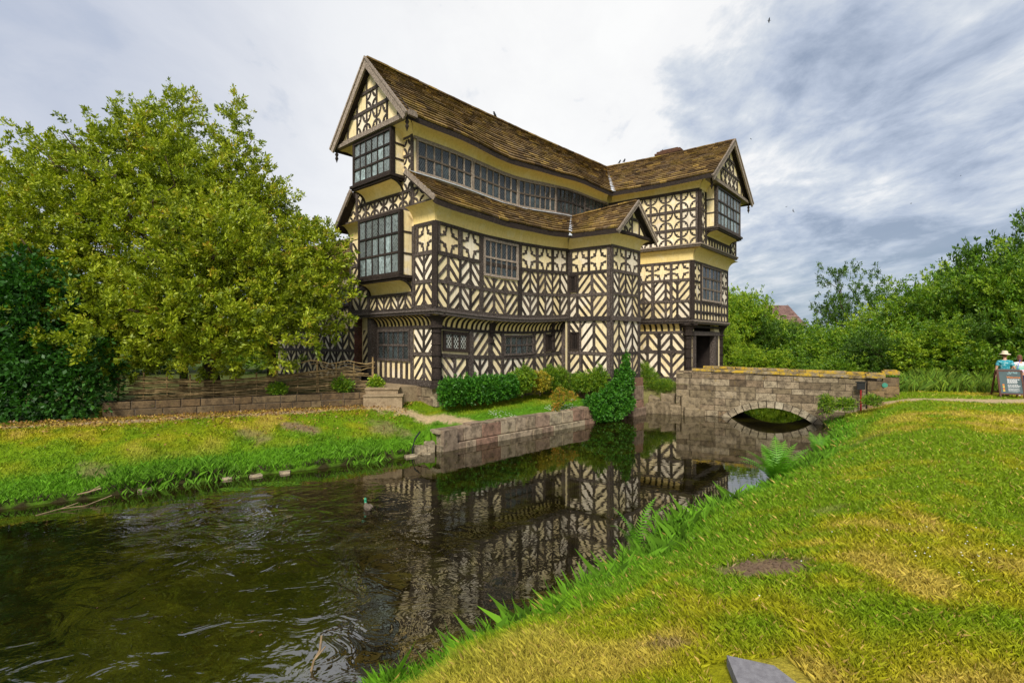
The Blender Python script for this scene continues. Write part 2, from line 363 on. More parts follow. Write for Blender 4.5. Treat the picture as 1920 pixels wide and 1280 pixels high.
def clip(poly, r):
    s0, s1, z0, z1 = r
    for ax, lim, sg in ((0, s0, 1), (0, s1, -1), (1, z0, 1), (1, z1, -1)):
        o = []
        for i in range(len(poly)):
            a, b_ = poly[i - 1], poly[i]; ia, ib = (a[ax] - lim) * sg >= 0, (b_[ax] - lim) * sg >= 0
            if ia != ib:
                t = (lim - a[ax]) / (b_[ax] - a[ax]); o.append((a[0] + (b_[0] - a[0]) * t, a[1] + (b_[1] - a[1]) * t))
            if ib: o.append(b_)
        poly = o
        if not poly: return []
    return poly
def hbar(mb, W, s0, s1, z, w, d0, d1, wob=.008):
    n = max(1, int(math.ceil((s1 - s0) / .9))); d1 += J(.003); k0 = len(mb.v)
    for i in range(n + 1):
        a = s0 + (s1 - s0) * i / n; zz = z + J(wob); ww = w * (1 + J(.06)) / 2
        mb.v += [W.p(a, zz - ww, d0), W.p(a, zz - ww, d1), W.p(a, zz + ww, d1), W.p(a, zz + ww, d0)]
    for i in range(n):
        a = k0 + 4 * i
        for j in range(4): mb.f.append((a + j, a + (j + 1) % 4, a + 4 + (j + 1) % 4, a + 4 + j))
    mb.f.append((k0, k0 + 1, k0 + 2, k0 + 3)); e = k0 + 4 * n; mb.f.append((e, e + 1, e + 2, e + 3))
def vbar(mb, W, s, z0, z1, w, d0, d1):
    w2 = w / 2; d1 += J(.004)
    mb.prism(W, [(s - w2 + J(.006), z0), (s + w2 + J(.006), z0), (s + w2 + J(.008), (z0 + z1) / 2), (s + w2 + J(.006), z1), (s - w2 + J(.006), z1), (s - w2 + J(.008), (z0 + z1) / 2)], d0, d1)
def stick(mb, W, a, b_, w, d0, d1, rect=None):
    dx, dz = b_[0] - a[0], b_[1] - a[1]; l = math.hypot(dx, dz); nx, nz = -dz / l * w / 2, dx / l * w / 2
    poly = [(a[0] + nx, a[1] + nz), (a[0] - nx, a[1] - nz), (b_[0] - nx, b_[1] - nz), (b_[0] + nx, b_[1] + nz)]
    if rect: poly = clip(poly, rect)
    if len(poly) >= 3: mb.prism(W, poly, d0, d1 + J(.004))
def diag(mb, W, s0, s1, z0, z1, sg, d=0, step=.265, w=.102, ang=50):
    infill(W, s0, s1, z0, z1, d); t = math.tan(R(ang)) * sg; sv = step / math.cos(R(ang)); h = abs(t) * (s1 - s0)
    c = z0 - (h if sg > 0 else 0) + sv * random.uniform(.35, .65); 
    while c < z1 + (h if sg < 0 else 0):
        aj = 1 + J(.06)
        stick(mb, W, (s0 - .05, c - .05 * t), (s1 + .05, c + (s1 - s0 + .05) * t * aj), w * random.uniform(.88, 1.12), d, d + .026, (s0, s1, z0, z1))
        c += sv * random.uniform(.93, 1.07)
def arcpoly(cx, cz, rs, rz, t0, t1, w, n=7):
    o = []; i_ = []
    for i in range(n + 1):
        t = R(t0 + (t1 - t0) * i / n); o.append((cx + rs * math.cos(t), cz + rz * math.sin(t))); i_.append((cx + (rs - w) * math.cos(t), cz + (rz - w) * math.sin(t)))
    return o, i_
def arc(mb, W, cx, cz, rs, rz, t0, t1, w, d0, d1):
    o, i_ = arcpoly(cx, cz, rs, rz, t0, t1, w); d1 += J(.003)
    n = len(o); k = len(mb.v)
    for a, b_ in zip(o, i_): mb.v += [W.p(a[0], a[1], d0), W.p(a[0], a[1], d1), W.p(b_[0], b_[1], d1), W.p(b_[0], b_[1], d0)]
    for i in range(n - 1):
        for j in range(3): mb.f.append((k + 4 * i + j, k + 4 * i + j + 1, k + 4 * i + 5 + j, k + 4 * i + 4 + j))
def disc(mb, W, s, z, r, d0, d1, n=6):
    mb.prism(W, [(s + r * math.cos(2 * math.pi * i / n), z + r * math.sin(2 * math.pi * i / n)) for i in range(n)], d0, d1 + J(.002))
def quat(mb, W, s0, s1, z0, z1, d=0, style=0):
    infill(W, s0, s1, z0, z1, d); a, b_ = (s1 - s0) / 2, (z1 - z0) / 2
    k = .93 if style else .84; w = .06 if style else .068
    for cx, cz, t in ((s0, z0, 0), (s1, z0, 90), (s1, z1, 180), (s0, z1, 270)):
        arc(mb, W, cx, cz, a * k, b_ * k, t, t + 90, w, d, d + .028)
        if not style: m = R(t + 45); disc(mb, W, cx + a * k * 1.0 * math.cos(m), cz + b_ * k * 1.0 * math.sin(m), .055, d, d + .022)
        m = R(t + 45); disc(mb, W, cx + a * k * .74 * math.cos(m), cz + b_ * k * .74 * math.sin(m), .042, d, d + .024)
        for e in ((20, 70) if style else (10, 80)):
            m = R(t + e); disc(mb, W, cx + (a * k - .06) * math.cos(m), cz + (b_ * k - .06) * math.sin(m), .03 if style else .04, d, d + .023)
def baluster(mb, W, s0, s1, z0, z1, n, d=0):
    st = (s1 - s0) / n
    for i in range(n + 1):
        s = s0 + st * i; h = z1 - z0; b_ = .20 * st
        prof = [(b_, 0), (b_ * .75, .45), (b_ * 1.15, .68), (b_ * 2.4, .93), (b_ * 2.5, 1)]
        l = [(max(s0 - .02, s - x), z0 + y * h) for x, y in prof]; r = [(min(s1 + .02, s + x), z0 + y * h) for x, y in prof]
        mb.prism(W, r + l[::-1], d, d + .03 + J(.003))
def panels(mb, W, cuts, z0, z1, sg, d=0, pw=.10, **k):
    for i in range(len(cuts) - 1):
        diag(mb, W, cuts[i], cuts[i + 1], z0, z1, sg, d, **k); sg = -sg
    for c in cuts[1:-1]: vbar(mb, W, c, z0, z1, pw, d, d + .034)
def cove(mb, W, s0, s1, z0, z1, d0, d1, m0=0, m1=0, seg=6):
    n = max(1, int((s1 - s0) / .7)); k0 = len(mb.v)
    for i in range(n + 1):
        for j in range(seg + 1):
            t = math.pi / 2 * j / seg; d = d0 + (d1 - d0) * (1 - math.cos(t)); z = z0 + (z1 - z0) * math.sin(t)
            a, b_ = s0 - m0 * d, s1 + m1 * d; mb.v.append(W.p(a + (b_ - a) * i / n, z + J(.004), d))
    for i in range(n):
        for j in range(seg):
            a = k0 + i * (seg + 1) + j; mb.f.append((a, a + seg + 1, a + seg + 2, a + 1))
def ribs(mb, W, s0, s1, z0, z1, d0, d1, step=.24, w=.085, seg=5):
    n = max(1, round((s1 - s0) / step))
    for i in range(n + 1):
        s = s0 + (s1 - s0) * i / n + J(.02); k0 = len(mb.v)
        for j in range(seg + 1):
            t = math.pi / 2 * j / seg; d = d0 + (d1 - d0) * (1 - math.cos(t)); z = z0 + (z1 - z0) * math.sin(t)
            for a, e in ((-1, -.01), (-1, .03), (1, .03), (1, -.01)): mb.v.append(W.p(s + a * w / 2, z - e * math.sin(t) * .6, d + e))
        for j in range(seg):
            for q in range(3): a = k0 + 4 * j + q; mb.f.append((a, a + 1, a + 5, a + 4))
def window(W, s0, s1, z0, z1, cols, rows, parent, d=0, fm='timber', gm='leaded_glass', fw=.09, mw=.045, extra=(), label=None):
    """frame with mullions and transoms, its leaded panes in one child"""
    f = MB()
    for s in (s0 + fw / 2, s1 - fw / 2): vbar(f, W, s, z0, z1, fw, d, d + .07)
    for z in (z0 + fw / 2, z1 - fw / 2): hbar(f, W, s0, s1, z, fw, d, d + .075, .002)
    i0, i1, j0, j1 = s0 + fw, s1 - fw, z0 + fw, z1 - fw
    for i in range(1, cols):
        vbar(f, W, i0 + (i1 - i0) * i / cols, j0, j1, mw * (2.2 if i in extra else 1), d, d + (.068 if i in extra else .05))
    for j in range(1, rows): hbar(f, W, i0, i1, j0 + (j1 - j0) * j / rows, mw * 1.25, d, d + .058, .002)
    fo = f.build('window', fm, parent, label=label); g = MB()
    for i in range(cols):
        for j in range(rows):
            a0, a1 = i0 + (i1 - i0) * i / cols, i0 + (i1 - i0) * (i + 1) / cols; b0, b1 = j0 + (j1 - j0) * j / rows, j0 + (j1 - j0) * (j + 1) / rows
            t = [d + .022 + J(.013) for _ in range(4)]
            g.add([W.p(a0, b0, t[0]), W.p(a1, b0, t[1]), W.p(a1, b1, t[2]), W.p(a0, b1, t[3])], [(0, 1, 2, 3)])
    g.build('pane', gm, fo, uvw=W.uvw()); return fo
def slates(mb, T0, T1, B0, B1, rows, wid=.34, th=.065, sag=0, lift=.055, tsag=0, shp=None):
    shp = shp or (lambda s: math.sin(math.pi * s))
    """T0..T1 the upper edge, B0..B1 the lower edge"""
    T0, T1, B0, B1 = map(Vector, (T0, T1, B0, B1))
    n = (B1 - B0).cross(T0 - B0).normalized()
    if n.z < 0: n = -n
    def F(s, t, h):
        p = (B0.lerp(B1, s)).lerp(T0.lerp(T1, s), t)
        return p + n * h + Vector((0, 0, -(sag * (1 - t) * shp(s) + tsag * t * math.sin(math.pi * s))))
    tt = [0]
    for i in range(rows): tt.append(tt[-1] + (1.25 - .5 * i / rows))
    tt = [x / tt[-1] for x in tt]
    for i in range(rows):
        t0, t1 = tt[i], min(1, tt[i + 1] + .35 / rows); Lr = (B1 - B0).length * (1 - t0) + (T1 - T0).length * t0
        s = 0; hw = wid * (1.2 - .4 * i / rows) / Lr
        while s < 1:
            e = min(1, s + hw * random.uniform(.6, 1.4))
            if 1 - e < hw * .4: e = 1
            g = .006 / Lr; a, b_ = s + g, e - g; dt = random.uniform(-.10, .06) / rows; h = lift + random.uniform(0, .018)
            tl, tr = max(-.01, t0 + dt), max(-.01, t0 + dt + random.uniform(-.05, .05) / rows)
            P = [F(a, tl, h - th), F(b_, tr, h - th), F(b_, t1, -.012), F(a, t1, -.012), F(a, tl, h + .012), F(b_, tr, h + .012), F(b_, t1, .008), F(a, t1, .008)]
            mb.box8(P); s = e
    return F
def deck(mb, T0, T1, B0, B1, th=.2, sag=0, tsag=0, n=20, shp=None):
    shp = shp or (lambda s: math.sin(math.pi * s))
    T0, T1, B0, B1 = map(Vector, (T0, T1, B0, B1)); k = len(mb.v)
    for i in range(n + 1):
        s = i / n; dz = math.sin(math.pi * s)
        t = T0.lerp(T1, s) - Vector((0, 0, .03 + tsag * dz)); b_ = B0.lerp(B1, s) - Vector((0, 0, .03 + sag * shp(s)))
        mb.v += [tuple(t), tuple(b_), tuple(b_ - Vector((0, 0, th))), tuple(t - Vector((0, 0, th)))]
    for i in range(n):
        for j in range(4): a = k + 4 * i; mb.f.append((a + j, a + (j + 1) % 4, a + 4 + (j + 1) % 4, a + 4 + j))
    mb.f.append((k, k + 1, k + 2, k + 3)); e = k + 4 * n; mb.f.append((e, e + 1, e + 2, e + 3))
def masonry(mb, W, s0, s1, z0, z1, ch=.2, bl=.42, d0=-.1, d=0.0, floor=None, top=None, gap=.010):
    z = z0
    while z < z1 - .02:
        h = ch * random.uniform(.75, 1.25)
        if z1 - (z + h) < ch * .45: h = z1 - z
        s = s0 - random.uniform(0, bl * .6)
        while s < s1:
            l = bl * random.uniform(.55, 1.5); a, b_ = max(s, s0), min(s + l, s1)
            if s1 - b_ < bl * .3: b_ = s1
            s = b_ if b_ == s1 else s + l
            if b_ - a < .03: continue
            n = 5; lo = []; hi = []
            for i in range(n + 1):
                q = a + gap + (b_ - a - 2 * gap) * i / n; zl = z + gap; zh = z + h - gap
                if floor: zl = max(zl, floor(q) + .003)
                if top: zh = min(zh, top(q))
                lo.append((q, min(zl, zh))); hi.append((q, zh))
            if all(x[1] - y[1] < .015 for x, y in zip(hi, lo)): continue
            dd = d + random.uniform(-.012, .012)
            if floor is None and top is None:
                r = [(a + gap, z + gap), (b_ - gap, z + gap), (b_ - gap, z + h - gap), (a + gap, z + h - gap)]; e = .014
                rr = [(r[0][0] + e, r[0][1] + e), (r[1][0] - e, r[1][1] + e), (r[2][0] - e, r[2][1] - e), (r[3][0] + e, r[3][1] - e)]
                mb.add([W.p(x, y, d0) for x, y in r] + [W.p(x, y, dd - .016) for x, y in r] + [W.p(x + J(), y + J(), dd + J(.006)) for x, y in rr],
                       [(0, 1, 5, 4), (1, 2, 6, 5), (2, 3, 7, 6), (3, 0, 4, 7), (4, 5, 9, 8), (5, 6, 10, 9), (6, 7, 11, 10), (7, 4, 8, 11), (8, 9, 10, 11)])
            else: mb.prism(W, lo + hi[::-1], d0, dd)
        z += h
# numpy helpers ----------------------------------------------------------------
def npmesh(name, V, F, m, parent=None, origin=(0, 0, 0), attrs=None, smooth=False):
    k = F.shape[1]; me = bpy.data.meshes.new(name); o_ = ORG[parent] if parent is not None else Vector(origin)
    V = (V - np.array(o_)[None]).astype(np.float32)
    me.vertices.add(len(V)); me.vertices.foreach_set('co', V.ravel())
    me.loops.add(F.size); me.loops.foreach_set('vertex_index', F.astype(np.int32).ravel())
    me.polygons.add(len(F)); me.polygons.foreach_set('loop_start', np.arange(len(F), dtype=np.int32) * k)
    try: me.polygons.foreach_set('loop_total', np.full(len(F), k, dtype=np.int32))
    except Exception: pass
    if smooth: me.polygons.foreach_set('use_smooth', np.ones(len(F), dtype=bool))
    me.update(calc_edges=True)
    for nm, A in (attrs or {}).items():
        if A.ndim == 1: at = me.attributes.new(nm, 'FLOAT', 'POINT'); at.data.foreach_set('value', A.astype(np.float32))
        else:
            at = me.attributes.new(nm, 'FLOAT_COLOR', 'POINT'); at.data.foreach_set('color', np.hstack([A, np.ones((len(A), 1))]).astype(np.float32).ravel())
    me.materials.append(M[m]); ob = bpy.data.objects.new(name, me); COL.objects.link(ob)
    if parent is not None: ob.parent = parent
    else: ob.location = o_
    ORG[ob] = Vector(o_); return ob
def unit(a): return a / np.maximum(np.linalg.norm(a, axis=1, keepdims=True), 1e-9)
def leaves(name, C_, D, m, size=.1, per=7, aspect=.42, spread=.9, parent=None, origin=(0, 0, 0), tint=None, droop=0):
    """rosettes of folded leaves at C_ growing about the directions D"""
    n = len(C_) * per; c = np.repeat(C_, per, 0); d = np.repeat(unit(D), per, 0)
    dr = unit(d + spread * rng.normal(size=(n, 3)) * .8); dr[:, 2] -= droop; dr = unit(dr)
    side = unit(np.cross(dr, rng.normal(size=(n, 3)))); up = np.cross(side, dr)
    sz = size * rng.uniform(.6, 1.3, (n, 1)); b0 = c + dr * sz * .12 + rng.normal(size=(n, 3)) * size * .25
    mid = b0 + dr * sz * .5
    V = np.stack([b0, mid + side * sz * aspect / 2 + up * sz * .08, b0 + dr * sz, mid - side * sz * aspect / 2 + up * sz * .08], 1).reshape(-1, 3)
    F = np.arange(n * 4).reshape(-1, 4)
    t = rng.uniform(0, 1, len(C_)) if tint is None else tint
    return npmesh(name, V, F, m, parent, origin, {'tint': np.repeat(t, per * 4)})
def crown_pts(lobes, n, shell=.55, bottom=.0):
    """points through a set of ellipsoid lobes (x,y,z,rx,ry,rz), denser near the outside"""
    lobes = np.array(lobes, float); vol = (lobes[:, 3] * lobes[:, 4] * lobes[:, 5]) ** .75; idx = rng.choice(len(lobes), n, p=vol / vol.sum())
    d = unit(rng.normal(size=(n, 3))); r = rng.uniform(0, 1, (n, 1)) ** shell
    # lumpy radius so the outline is uneven
    ph = lobes[idx, :1]; lump = 1 + .16 * np.sin(5 * d[:, :1] + ph * 3) * np.cos(4 * d[:, 1:2] + ph) + .12 * np.sin(9 * d[:, 2:3] + 7 * d[:, :1])
    return lobes[idx, :3] + d * r * lump * lobes[idx, 3:6], d
def vnoise(x, y, s, seed=0):
    x = np.asarray(x, float) / s + 1000; y = np.asarray(y, float) / s + 1000; xi, yi = np.floor(x).astype(np.int64), np.floor(y).astype(np.int64)
    fx, fy = x - xi, y - yi; fx = fx * fx * (3 - 2 * fx); fy = fy * fy * (3 - 2 * fy)
    def h(i, j): v = np.sin(i * 127.1 + j * 311.7 + seed * 74.7) * 43758.5453; return v - np.floor(v)
    return (h(xi, yi) * (1 - fx) + h(xi + 1, yi) * fx) * (1 - fy) + (h(xi, yi + 1) * (1 - fx) + h(xi + 1, yi + 1) * fx) * fy
def sstep(t): t = np.clip(t, 0, 1); return t * t * (3 - 2 * t)
# ------------------------------------------------------------------ ground, moat
WATER = -3.25
HB = [(-60, -16), (-30, 1), (-20, 5.2), (-12, 8.7), (-9.9, 9.63), (-8.5, 10.46), (-7, 11.66), (-4.92, 12.74), (-2.9, 14.1), (3.3, 20.1), (4.0, 20.7), (5.8, 22.3), (5.6, 23.1), (7.2, 22.7), (8.3, 22.3), (9.2, 23.3), (12.5, 27.2), (17, 33), (25, 40), (42, 52)]
RB = [(46, 46), (30, 36), (22, 31), (17, 26), (14, 22.3), (12.2, 19.6), (11.2, 17.3), (7.45, 12.55), (5.35, 10.5), (3.95, 9.4), (2.4, 8.0), (1.5, 6.7), (.15, 5.45), (-1.3, 4.35), (-6, 1.3), (-12, -2), (-30, -12), (-66, -26)]
MOAT = np.array(HB + RB, float); NH = len(HB)
def moat_info(x, y):
    """signed distance to the moat edge (negative in water), nearest segment"""
    x = np.asarray(x, float).ravel(); y = np.asarray(y, float).ravel(); best = np.full(len(x), 1e9); seg = np.zeros(len(x), int); ins = np.zeros(len(x), bool)
    n = len(MOAT)
    for i in range(n):
        a, b_ = MOAT[i], MOAT[(i + 1) % n]; e = b_ - a
        t = np.clip(((x - a[0]) * e[0] + (y - a[1]) * e[1]) / (e @ e), 0, 1); d = np.hypot(x - a[0] - t * e[0], y - a[1] - t * e[1])
        k = d < best; best[k] = d[k]; seg[k] = i
        c = (a[1] > y) != (b_[1] > y)
        if e[1] != 0: ins ^= c & (x < a[0] + (y - a[1]) / e[1] * e[0])
    return np.where(ins, -best, best), seg
LOWW = ((-4.9, 17.1), (-11.6, 14.1))           # the low wall under the wattle fence
def behind_low(x, y):
    a, b_ = LOWW; ex, ey = b_[0] - a[0], b_[1] - a[1]; l = math.hypot(ex, ey); return (ex * (y - a[1]) - ey * (x - a[0])) / l * -1
def height(x, y):
    x = np.asarray(x, float).ravel(); y = np.asarray(y, float).ravel(); d, seg = moat_info(x, y)
    house = seg < NH - 1; wallish = house & (seg >= 8) & (seg <= 10); rub = house & (seg >= 11) & (seg <= 15)
    dj = d + (vnoise(x, y, .7, 3) - .5) * .25
    r = np.hypot(x, y)
    lawn = np.maximum(-1.56 - .026 * r, -2.2) + (vnoise(x, y, 2.5, 5) - .5) * .06
    zr = -3.22 + (lawn + 3.22) * (1 - (1 - np.clip(dj / 3.4, 0, 1)) ** 2)
    zh = -3.2 + 1.0 * sstep(np.clip(dj / 3.6 + .12, 0, 1)) + (vnoise(x, y, 1.7, 8) - .5) * .05
    wt = sstep((x + 2.9) / .6); zw = -2.66 + .58 * np.clip((d - .2) / 3, 0, 1)
    zh = np.where(wallish | (seg == 7) & house, zh * (1 - wt) + zw * wt, zh)
    zh = np.where(rub, -3.2 + 1.15 * np.clip(dj / .8, 0, 1), zh)
    zh = np.where(house & (d > 3.7) & (x > -40), np.maximum(zh, -2.2), zh)
    bl = behind_low(x, y); raised = (bl > .15) & (x < -4.7) & (x > -12) & house
    zh = np.where(raised, -1.8, zh)
    z = np.where(house, zh, zr)
    z = np.where((r > 70), -2.2, z)
    return np.where(d < np.where(wallish, .13, 0), np.maximum(-4.3, WATER - .02 + np.where(wallish, (d - .13) * 12, d * 1.1)), z), d, seg
def ground_z(x, y): return float(height([x], [y])[0][0])
GREEN = np.array([.17, .25, .006]); LUSH = np.array([.095, .22, .010]); DRY = np.array([.40, .32, .012]); STRAW = np.array([.50, .35, .09])
EARTH = np.array([.24, .16, .10]); PATH = np.array([.50, .37, .22]); MUD = np.array([.035, .03, .012])
BARE = [(2.12, 4.05, .28, .25, 1), (.95, 4.9, .10, .08, .3), (3.6, 5.6, .25, .10, .3), (.92, 2.95, .16, .08, .6), (9.2, 12.6, .45, .15, .3),
        (-9.3, 11.1, .35, .2, .6), (-6.2, 14.3, .5, .25, .9), (-6.9, 13.5, .4, .25, .6), (-3.8, 15.2, .5, .3, .6)]
def seg_dist(x, y, pts):
    best = np.full(len(x), 1e9)
    for (ax, ay), (bx, by) in zip(pts[:-1], pts[1:]):
        ex, ey = bx - ax, by - ay; t = np.clip(((x - ax) * ex + (y - ay) * ey) / (ex * ex + ey * ey), 0, 1); best = np.minimum(best, np.hypot(x - ax - t * ex, y - ay - t * ey))
    return best
PATHS = [([(-30, 8.2), (-16, 11.3), (-12.5, 12.9), (-9, 14.5), (-6, 16.0), (-5.2, 16.4)], .27), ([(13.9, 19.1), (17, 18.4), (24, 18.2), (60, 19)], .62), ([(-5.6, 16.5), (-4.2, 16.6), (-3.2, 16.5), (-2.1, 16.2), (-1.3, 16.0)], .32)]
def cover(x, y, d, seg):
    """turf colour, grass amount 0..1, lushness 0..1"""
    x = np.asarray(x, float); y = np.asarray(y, float); house = seg < NH - 1
    n = .5 * vnoise(x, y, 1.9, 1) + .3 * vnoise(x, y, .7, 2) + .2 * vnoise(x, y, .25, 4)
    lush = np.exp(-np.maximum(d - .5, 0) / 1.3); lush = np.where(house, np.exp(-np.maximum(d - .9, 0) / 1.0), lush)
    dry = sstep((n - .41) / .2) * (1 - lush); straw = sstep((n - .57) / .1) * (1 - lush)
    c = GREEN[None] * (1 - lush[:, None]) + LUSH[None] * lush[:, None]
    c = c * (1 - .75 * dry[:, None]) + DRY[None] * .75 * dry[:, None]; c = c * (1 - .6 * straw[:, None]) + STRAW[None] * .6 * straw[:, None]
    amt = np.ones(len(x)) - .35 * straw
    e = (vnoise(x, y, .35, 9) - .5) + .8 * (vnoise(x, y, .09, 19) - .5)
    for bx, by, ra, rb, a in BARE:
        w = np.clip(1.6 - ((x - bx) / ra) ** 2 - ((y - by) / rb) ** 2 + e * 2.2, 0, 1) * a; c = c * (1 - w[:, None]) + EARTH[None] * w[:, None]; amt = amt * (1 - w)
    for pts, wd in PATHS:
        w = sstep((wd + e * .35 - seg_dist(x, y, pts)) / .18 + .5); c = c * (1 - w[:, None]) + PATH[None] * w[:, None]; amt = amt * (1 - w)
    rub = house & (((seg >= 11) & (seg <= 15)))
    c[rub] = c[rub] * .3 + EARTH * .7; amt[rub] *= .3
    ter = (behind_low(x, y) > .1) & (x < -4.7) & house; c[ter] = EARTH * .25 + LUSH * .3; amt[ter] *= .15  # ground colour darkened here, standing for the darkness under the tree
    c[d < .05] = MUD; amt[d < -.02] = 0
    return c, amt, lush
def axis(lo, hi, step, far):
    a = list(np.arange(lo, hi + 1e-6, step)); s = step; p, q = a[0], a[-1]; pre, post = [], []
    while p > -far: s *= 1.17; p -= s; pre.append(p)
    s = step
    while q < far: s *= 1.17; q += s; post.append(q)
    return np.array(pre[::-1] + a + post)
gx, gy = axis(-13, 19, .16, 900), axis(1, 25, .16, 900)
XX, YY = np.meshgrid(gx, gy); zg, dg, sg_ = height(XX, YY); cg, _, _ = cover(XX.ravel(), YY.ravel(), dg, sg_)
far = np.hypot(XX, YY).ravel() > 45; cg[far] = cg[far] * .3 + np.array([.06, .10, .012]) * .7
nx, ny = len(gx), len(gy); I = (np.arange(ny - 1)[:, None] * nx + np.arange(nx - 1)[None]).ravel()
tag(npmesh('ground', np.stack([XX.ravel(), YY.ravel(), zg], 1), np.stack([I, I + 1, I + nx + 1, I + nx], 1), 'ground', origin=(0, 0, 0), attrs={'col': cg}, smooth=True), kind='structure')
mb = MB(); mb.add([(-70, -30, WATER), (50, -30, WATER), (50, 56, WATER), (-70, 56, WATER)], [(0, 1, 2, 3)])
tag(mb.build('moat_water', 'water'), kind='structure')
# ------------------------------------------------------------------ the timber-framed hall
C = (-2.635, 17.0)
sagf = lambda a: -.17 * math.sin(math.pi * min(max(a / 7.6, 0), 1))
S = Wall(C, (.704, .71), (.71, -.704), sagf)
Wf = Wall(C, (-.755, .656), (-.656, -.755))
G1 = Wall(S.xy(7.29), (.755, -.656), (-.656, -.755), lambda a: -.03 - .02 * a)
G2 = Wall(G1.xy(2.15), (.704, .71), (.71, -.704), lambda a: -.05)
SG = Wall((-3.52, 17.77), (.704, .71), (.71, -.704), lambda a: -.23 * math.exp(-((a - 4.9) / 2.3) ** 2) + .06 * math.exp(-((a - 9.0) / 1.3) ** 2))
K = (8.99, 23.85)
GW = Wall(K, (-.82, .572), (-.572, -.82)); GF = Wall(K, (.656, .755), (.755, -.656))
mSW = mit(S, Wf); mIn = -mit(S, G1); mG = mit(G1, G2); mK = mit(GW, GF); mV = -mit(SG, GW)
hall = thing('timber_framed_hall', 'black and cream timber-framed hall with long gallery, gatehouse and brown stone-slate roofs beside the moat', 'hall', (-2.6, 17.0, -2.0))
H = hall
Lg = 12.1
# --- plaster bodies
b = MB(); b.footprint([S.xy(.34, -.35), S.xy(12.4, -.35), Wf.xy(5.3, -11.5), Wf.xy(5.0, -.35)], -1.6, 1.15)
b.build('plaster_wall', 'plaster', H, label='ground storey plaster walls')
b = MB(); b.footprint([S.xy(0), S.xy(12.5), Wf.xy(5.3, -11.8), Wf.xy(5.3)], 1.1, 4.75); b.build('plaster_wall', 'plaster', H, label='first floor plaster walls')
b = MB(); b.footprint([SG.xy(0), SG.xy(Lg + .4), Wf.xy(4.85, -12), Wf.xy(4.85)], 4.7, 7.85); b.build('plaster_wall', 'plaster', H, label='gallery plaster walls')
b = MB(); b.footprint([S.xy(7.1, 0), G1.xy(0), G2.xy(0), G2.xy(2.27), G2.xy(2.27, -3.2)], -1.6, 4.55); b.build('plaster_wall', 'plaster', H, label='tall projecting bay plaster walls')
b = MB(); b.footprint([K, GF.xy(5.45), (Vector(GF.xy(5.45)) + GW.u * 7.5)[:], GW.xy(7.5)], 4.55, 7.8); b.build('plaster_wall', 'plaster', H, label='gatehouse top storey plaster walls')
f0 = isect(GW.xy(0, -.3), (-.82, .572), GF.xy(0, -.45), (.656, .755))
GWf = Wall(f0, (-.82, .572), (-.572, -.82)); GFf = Wall(f0, (.656, .755), (.755, -.656))
g0 = isect(GW.xy(0, -.55), (-.82, .572), GF.xy(0, -.75), (.656, .755))
GWg = Wall(g0, (-.82, .572), (-.572, -.82)); GFg = Wall(g0, (.656, .755), (.755, -.656))
b = MB(); b.footprint([f0, GFf.xy(5.2), (Vector(GFf.xy(5.2)) + GW.u * 7)[:], GWf.xy(7)], .9, 4.6); b.build('plaster_wall', 'plaster', H, label='gatehouse first floor plaster walls')
b = MB(); b.footprint([g0, GFg.xy(.75), (Vector(GFg.xy(.75)) + GW.u * 6.5)[:], GWg.xy(6.5, 0)], -2.0, .95); b.footprint([GFg.xy(3.75), GFg.xy(4.7), (Vector(GFg.xy(4.7)) + GW.u * 6.5)[:], (Vector(GFg.xy(3.75)) + GW.u * 6.5)[:]], -2.0, .95)
b.build('plaster_wall', 'plaster', H, label='gatehouse ground storey walls either side of the entrance')
# gatehouse passage
b = MB(); b.footprint([GFg.xy(.75, -3.2), GFg.xy(3.75, -3.2), GFg.xy(3.75, -3.5), GFg.xy(.75, -3.5)], -2.0, .93); b.footprint([GFg.xy(.6, .3), GFg.xy(3.9, .3), GFg.xy(3.9, -3.4), GFg.xy(.6, -3.4)], -2.15, -1.98)
b.footprint([GFg.xy(3.69, -.22), GFg.xy(3.745, -.22), (Vector(GFg.xy(3.745)) + GW.u * 3.2)[:], (Vector(GFg.xy(3.69)) + GW.u * 3.2)[:]], -1.97, .9); b.build('passage', 'interior_shade', H)  # dark back wall and lining paint the passage's shade over cream walls
b = MB()
for d_, s_ in ((-1.0, 3.55), (-1.9, 3.3), (-2.6, 3.0), (-1.6, 2.5)): vbar(b, GFg, s_, -1.98, .9, .2, d_ - .15, d_)
for z_ in (-.9, .3): hbar(b, GFg, .8, 3.7, z_, .16, -2.9, -2.75)
b.build('inner_post', 'dark_timber', H)
b = MB()
for s_ in (1.5, 2.4, 3.2): vbar(b, GFg, s_, -1.95, .6, .16, -3.2, -3.12)
b.footprint([GFg.xy(1.6, -3.05), GFg.xy(2.3, -3.05), GFg.xy(2.3, -3.11), GFg.xy(1.6, -3.11)], -1.95, .2)
b.build('door', 'red_paint', H, label='dark red door at the back of the gatehouse passage')

# --- main south front, timber frame
t = MB()
GD = -.35
for z, w_ in ((-1.45, .24), (-.46, .14), (.52, .11)): hbar(t, S, .3, 7.3, z, w_, GD, GD + .045)
cuts = [.5, 1.13, 1.72, 2.34, 2.92, 3.5, 4.12, 4.75, 5.4, 6.05, 6.65, 7.25]
panels(t, S, cuts, -1.33, -.53, -1, GD, step=.28)
panels(t, S, [1.98, 2.36, 2.92, 3.5], -.39, .46, 1, GD) if 0 else None
diag(t, S, 2.02, 2.78, -.39, .46, 1, GD); diag(t, S, 2.98, 3.5, -.39, .46, -1, GD); diag(t, S, 5.48, 6.0, -.39, .46, 1, GD)
diag(t, S, 6.62, 7.25, -.39, .46, 1, GD)
for s_, w_ in ((.42, .2), (1.9, .2), (2.88, .2), (3.54, .12), (5.4, .16), (6.08, .14), (6.6, .1)): vbar(t, S, s_, -1.33, .5, w_, GD, GD + .05)
